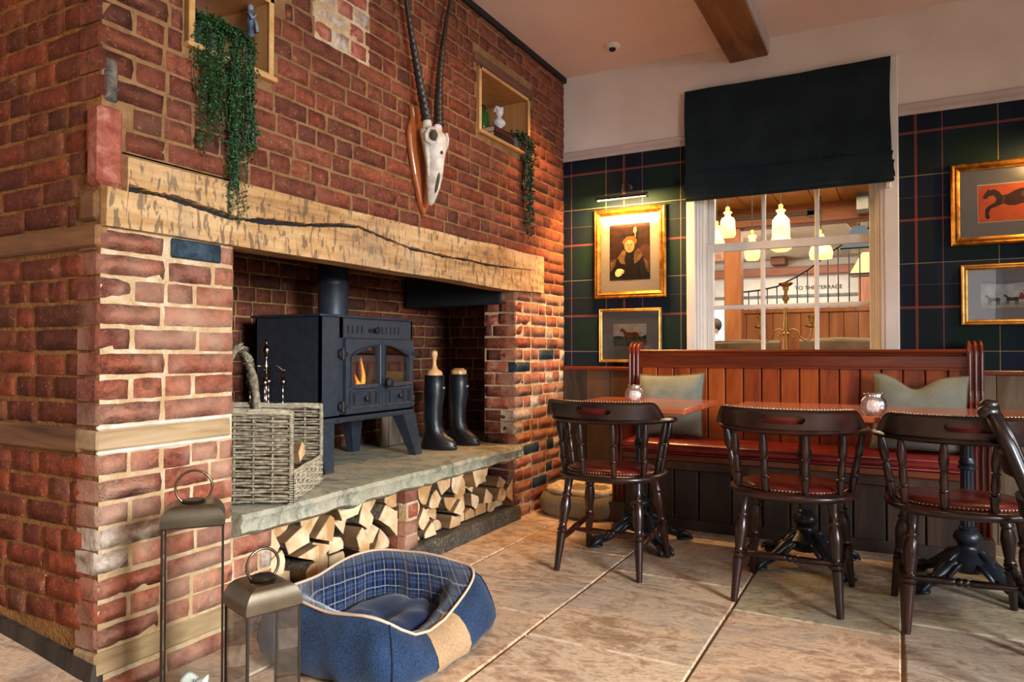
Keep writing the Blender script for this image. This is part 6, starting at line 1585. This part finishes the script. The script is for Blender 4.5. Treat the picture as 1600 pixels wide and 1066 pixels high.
# ceiling sensor
t = thing('ceiling_sensor', 'small round white ceiling sensor with a dark dome', 'sensor', (-1.519, 4.12, CZ))
MB().lathe([(.048, 0), (.046, -.012), (.034, -.02), (.0, -.021)], 24, (-1.519, 4.12, CZ)).build('housing', 'white', t, True, angle=50)
MB().ell(-1.519, 4.12, CZ-.022, .022, .022, .018).build('lens', 'soot_black', t, True)

# ================================================================= THINGS IN THE ROOM BEYOND
def pendant(lb, x, y, ztop, prof, mat='lampglass', band=None):
    t = thing('pendant_lamp', lb, 'pendant lamp', (x, y, ztop), group='lit glass pendants beyond the window')
    MB().lathe([(r, z) for r, z in prof], 20, (x, y, ztop)).build('glass_shade', mat, t, True)
    MB().tube([(x, y, ztop), (x, y, 2.395)], .004, 6).build('cord', 'soot_black', t)
    MB().lathe([(.018, -.01), (.018, .035), (.01, .045)], 10, (x, y, ztop)).build('lamp_holder', 'brass', t, True, angle=40)
bell = [(.03, 0), (.04, -.008), (.028, -.02), (.026, -.04), (.045, -.06), (.068, -.09), (.070, -.16), (.069, -.22), (.080, -.26), (.090, -.29), (.085, -.32), (.05, -.345), (.0, -.35)]
barrel = [(.03, 0), (.038, -.008), (.024, -.02), (.024, -.04), (.05, -.055), (.060, -.08), (.062, -.14), (.066, -.19), (.055, -.215), (.0, -.22)]
jug = [(.03, 0), (.036, -.01), (.028, -.03), (.030, -.07), (.05, -.10), (.066, -.14), (.06, -.19), (.05, -.215), (.0, -.22)]
pendant('largest lit bell-shaped glass pendant in the middle of the window', -.828, 6.2, 2.17, bell)
pendant('lit barrel-shaped glass pendant at the upper left of the window', -1.254, 6.2, 2.19, barrel)
pendant('lit glass pendant half hidden by the left sash frame', -1.40, 6.45, 2.12, jug)
pendant('lit jug-shaped glass pendant below the iron strap', -1.08, 6.35, 2.00, jug)
pendant('small lit glass pendant behind the right glazing bar', -.585, 6.9, 2.05, [(.02, 0), (.03, -.02), (.06, -.07), (.085, -.12), (.10, -.17), (.09, -.22), (.0, -.23)])
for lb, (x, y, z), s_, mt in (('blue-grey four-sided hanging shade behind the balusters', (-.335, 8.4, 2.23), .17, 'shade_blue'), ('cream four-sided hanging shade low at the right of the window', (-.27, 9.0, 2.02), .18, 'shade_cream')):
    t = thing('hanging_shade', lb, 'lamp shade', (x, y, z)); m = MB(); m.loft([[(x+sx*r, y+sy*r, z+dz) for sx, sy in ((-1, -1), (1, -1), (1, 1), (-1, 1))] for r, dz in ((s_, -.14), (s_*.35, .10))]); m.build('shade', mt, t)
    m = MB(); m.loft([[(x+sx*r, y+sy*r, z+dz) for sx, sy in ((-1, -1), (1, -1), (1, 1), (-1, 1))] for r, dz in ((s_*1.04, -.155), (s_*1.02, -.14))]); m.build('rim_band', 'iron', t); MB().tube([(x, y, z+.1), (x, y, 3.0)], .005, 6).build('cord', 'soot_black', t)

t = thing('candelabra', 'tall brass candelabra with scrolled arms just beyond the window', 'candelabra', (-.660, 5.15, .85)); cx, cy = -.660, 5.15
m = MB(); m.lathe([(.07, .852), (.075, .86), (.05, .875), (.02, .90), (.014, .93), (.018, .95), (.012, .97), (.016, 1.10), (.018, 1.11), (.024, 1.125), (.016, 1.135), (.020, 1.15), (.012, 1.165), (.014, 1.19), (.010, 1.24), (.012, 1.28), (.008, 1.30), (.045, 1.31), (.05, 1.318), (.012, 1.322), (.010, 1.34), (.022, 1.355), (.024, 1.37), (.012, 1.385), (.012, 1.41), (.02, 1.425), (.018, 1.44), (.045, 1.458), (.048, 1.468), (.02, 1.468)], 18, (cx, cy, 0)); m.build('stem', 'brass', t, True, angle=50)
for s_, zz in ((-1, 0), (1, 0)):
    m = MB(); m.tube([(cx+s_*.012, cy, 1.135), (cx+s_*.045, cy, 1.155), (cx+s_*.075, cy, 1.14), (cx+s_*.09, cy, 1.10), (cx+s_*.12, cy, 1.075), (cx+s_*.15, cy, 1.085), (cx+s_*.163, cy, 1.13), (cx+s_*.163, cy, 1.165)], .0055, 8)
    m.tube([(cx+s_*.05, cy, 1.15), (cx+s_*.035, cy, 1.11), (cx+s_*.05, cy, 1.10), (cx+s_*.06, cy, 1.115)], .004, 6)
    m.lathe([(.006, 1.16), (.04, 1.168), (.044, 1.178), (.012, 1.18), (.012, 1.195), (.018, 1.205), (.018, 1.23), (.03, 1.24), (.03, 1.246), (.012, 1.246)], 14, (cx+s_*.163, cy, 0)); m.build('arm', 'brass', t, True, angle=50)
t = thing('console_table', 'narrow wooden table carrying the candelabra beyond the window', 'table', (-.66, 5.15, 0))
MB().box(-1.3, -.05, 4.95, 5.35, .82, .8505, .004).build('tabletop', 'redwood', t)
for a in (-1.26, -.09):
    for b in (4.99, 5.31): MB().box(a-.025, a+.025, b-.025, b+.025, -.02, .82, .003).build('leg', 'redwoodz', t)
def tub(lb, x0, x1, y, zt):
    t = thing('leather_chair', lb, 'chair', ((x0+x1)/2, y, -.02), group='studded leather chairs beyond the window'); m = MB(); rings = []
    for k in range(25):
        u = k/24; x = lerp(x0, x1, u); yy = y-.05*math.sin(math.pi*u); top = zt-.012*abs(u-.5)*2-.0; rings.append([(x, yy, .45), (x, yy-.015, .8), (x, yy-.02, top-.03), (x, yy, top), (x, yy+.06, top-.01), (x, yy+.08, .8), (x, yy+.08, .45)])
    m.loft(rings); m.build('back', 'tubleather', t, True, angle=60)
    m = MB()
    for k in range(40): u = k/39; m.ell(lerp(x0+.01, x1-.01, u), y-.05*math.sin(math.pi*u)-.019, zt-.032, .005, .004, .005, 6, 4)
    o = m.build('studs', 'nail', t); o['kind'] = 'stuff'
    MB().box(x0, x1, y+.06, y+.58, .30, .47, .03).build('seat', 'tubleather', t)
    for a in (x0+.03, x1-.03):
        for b in (y+.05, y+.54): MB().box(a-.02, a+.02, b-.02, b+.02, -.02, .31, .003).build('leg', 'redwoodz', t)
tub('brown studded leather chair back at the lower left of the window', -1.37, -.84, 6.2, 1.105); tub('brown studded leather chair back at the lower right of the window', -.69, -.08, 6.2, 1.115)

# seated customer glimpsed at the left of the window
pn = thing('person', 'dark-haired person in a pale blue shirt seated beyond the window', 'person', (-2.36, 10.8, -.02))
def skin_body(name, pts, edges, radii, mat, parent, root=0):
    me = bpy.data.meshes.new(name); me.from_pydata(pts, edges, []); o = bpy.data.objects.new(name, me); COL.objects.link(o)
    md = o.modifiers.new('skin', 'SKIN'); sv_ = me.skin_vertices[0].data
    for i, r in enumerate(radii): sv_[i].radius = (r, r) if not isinstance(r, tuple) else r
    sv_[root].use_root = True; s2 = o.modifiers.new('sub', 'SUBSURF'); s2.levels = 2; s2.render_levels = 2
    bpy.context.view_layer.update(); me2 = bpy.data.meshes.new_from_object(o.evaluated_get(bpy.context.evaluated_depsgraph_get())); bpy.data.objects.remove(o)
    me2.materials.clear(); me2.materials.append(M[mat]); me2.polygons.foreach_set('use_smooth', [True]*len(me2.polygons)); p = bpy.data.objects.new(name, me2); COL.objects.link(p); p.parent = parent; return p
# local frame: faces -x, seated on a 0.62 m stool
bp = [(0, 0, .70), (.02, 0, .85), (.03, 0, 1.02), (.01, 0, 1.15), (-.01, 0, 1.23), (-.02, 0, 1.29), (-.06, .18, 1.13), (-.12, .23, .95), (-.30, .16, .90), (-.38, .13, .90), (-.06, -.18, 1.13), (-.12, -.23, .95), (-.30, -.16, .90), (-.38, -.13, .90),
      (-.08, .10, .69), (-.40, .12, .68), (-.38, .12, .30), (-.36, .12, .08), (-.50, .12, .05), (-.08, -.10, .69), (-.40, -.12, .68), (-.38, -.12, .30), (-.36, -.12, .08), (-.50, -.12, .05)]
ed = [(0, 1), (1, 2), (2, 3), (3, 4), (4, 5), (3, 6), (6, 7), (7, 8), (8, 9), (3, 10), (10, 11), (11, 12), (12, 13), (0, 14), (14, 15), (15, 16), (16, 17), (17, 18), (0, 19), (19, 20), (20, 21), (21, 22), (22, 23)]
rad = [.15, .13, .14, .13, .06, .055, .065, .05, .04, .035, .065, .05, .04, .035, .09, .07, .055, .04, .035, .09, .07, .055, .04, .035]
skin_body('body', bp, ed, rad, 'shirt', pn)
m = MB(); m.M = Matrix.Translation((-2.36, 10.8, -.02)); m.ell(-.03, 0, 1.39, .088, .074, .115, 16, 12, lambda v: Vector((v.x-.012*math.exp(-((v.z-1.375)/.02)**2)*(1 if v.x < -.10 else 0), v.y, v.z))); 
for s_ in (-1, 1): m.ell(-.01, s_*.074, 1.385, .016, .008, .024, 8, 6)
m.lathe([(.048, 1.24), (.045, 1.30)], 12, (-.015, 0, 0)); m.M = None; m.build('head', 'skin', pn, True)
m = MB(); m.M = Matrix.Translation((-2.36, 10.8, -.02)); m.ell(-.010, 0, 1.42, .097, .086, .105, 16, 12, lambda v: Vector((max(v.x, -.085), v.y, max(v.z, 1.36) if v.x < .03 else v.z))); m.M = None; m.build('hair', 'hair', pn, True)
for s_ in (-1, 1):
    m = MB(); m.M = Matrix.Translation((-2.36, 10.8, -.02)); m.tube([(-.36, s_*.13, .90), (-.41, s_*.12, .90), (-.44, s_*.12, .895)], [.026, .034, .028], 8, True, .6)
    for k in range(4): m.tube([(-.43, s_*.12-.025+.017*k, .895), (-.475, s_*.12-.027+.018*k, .89), (-.505, s_*.12-.025+.017*k, .875)], .0085, 6)
    m.tube([(-.39, s_*.12-s_*.03, .90), (-.42, s_*.12-s_*.055, .895), (-.445, s_*.12-s_*.055, .885)], .0095, 6); m.M = None; m.build('hand', 'skin', pn, True)
t = thing('bar_stool', 'plain wooden stool under the seated customer beyond the window', 'stool', (-2.36, 10.8, -.02))
MB().lathe([(.16, .54), (.17, .55), (.17, .58), (.15, .59)], 20, (-2.36, 10.8, -.02)).build('seat', 'redwood', t, True, angle=40)
for k in range(4):
    a = R(45+90*k); MB().tube([(-2.36+.18*math.cos(a), 10.8+.18*math.sin(a), -.02), (-2.36+.11*math.cos(a), 10.8+.11*math.sin(a), .53)], .016, 8).build('leg', 'redwoodz', t)
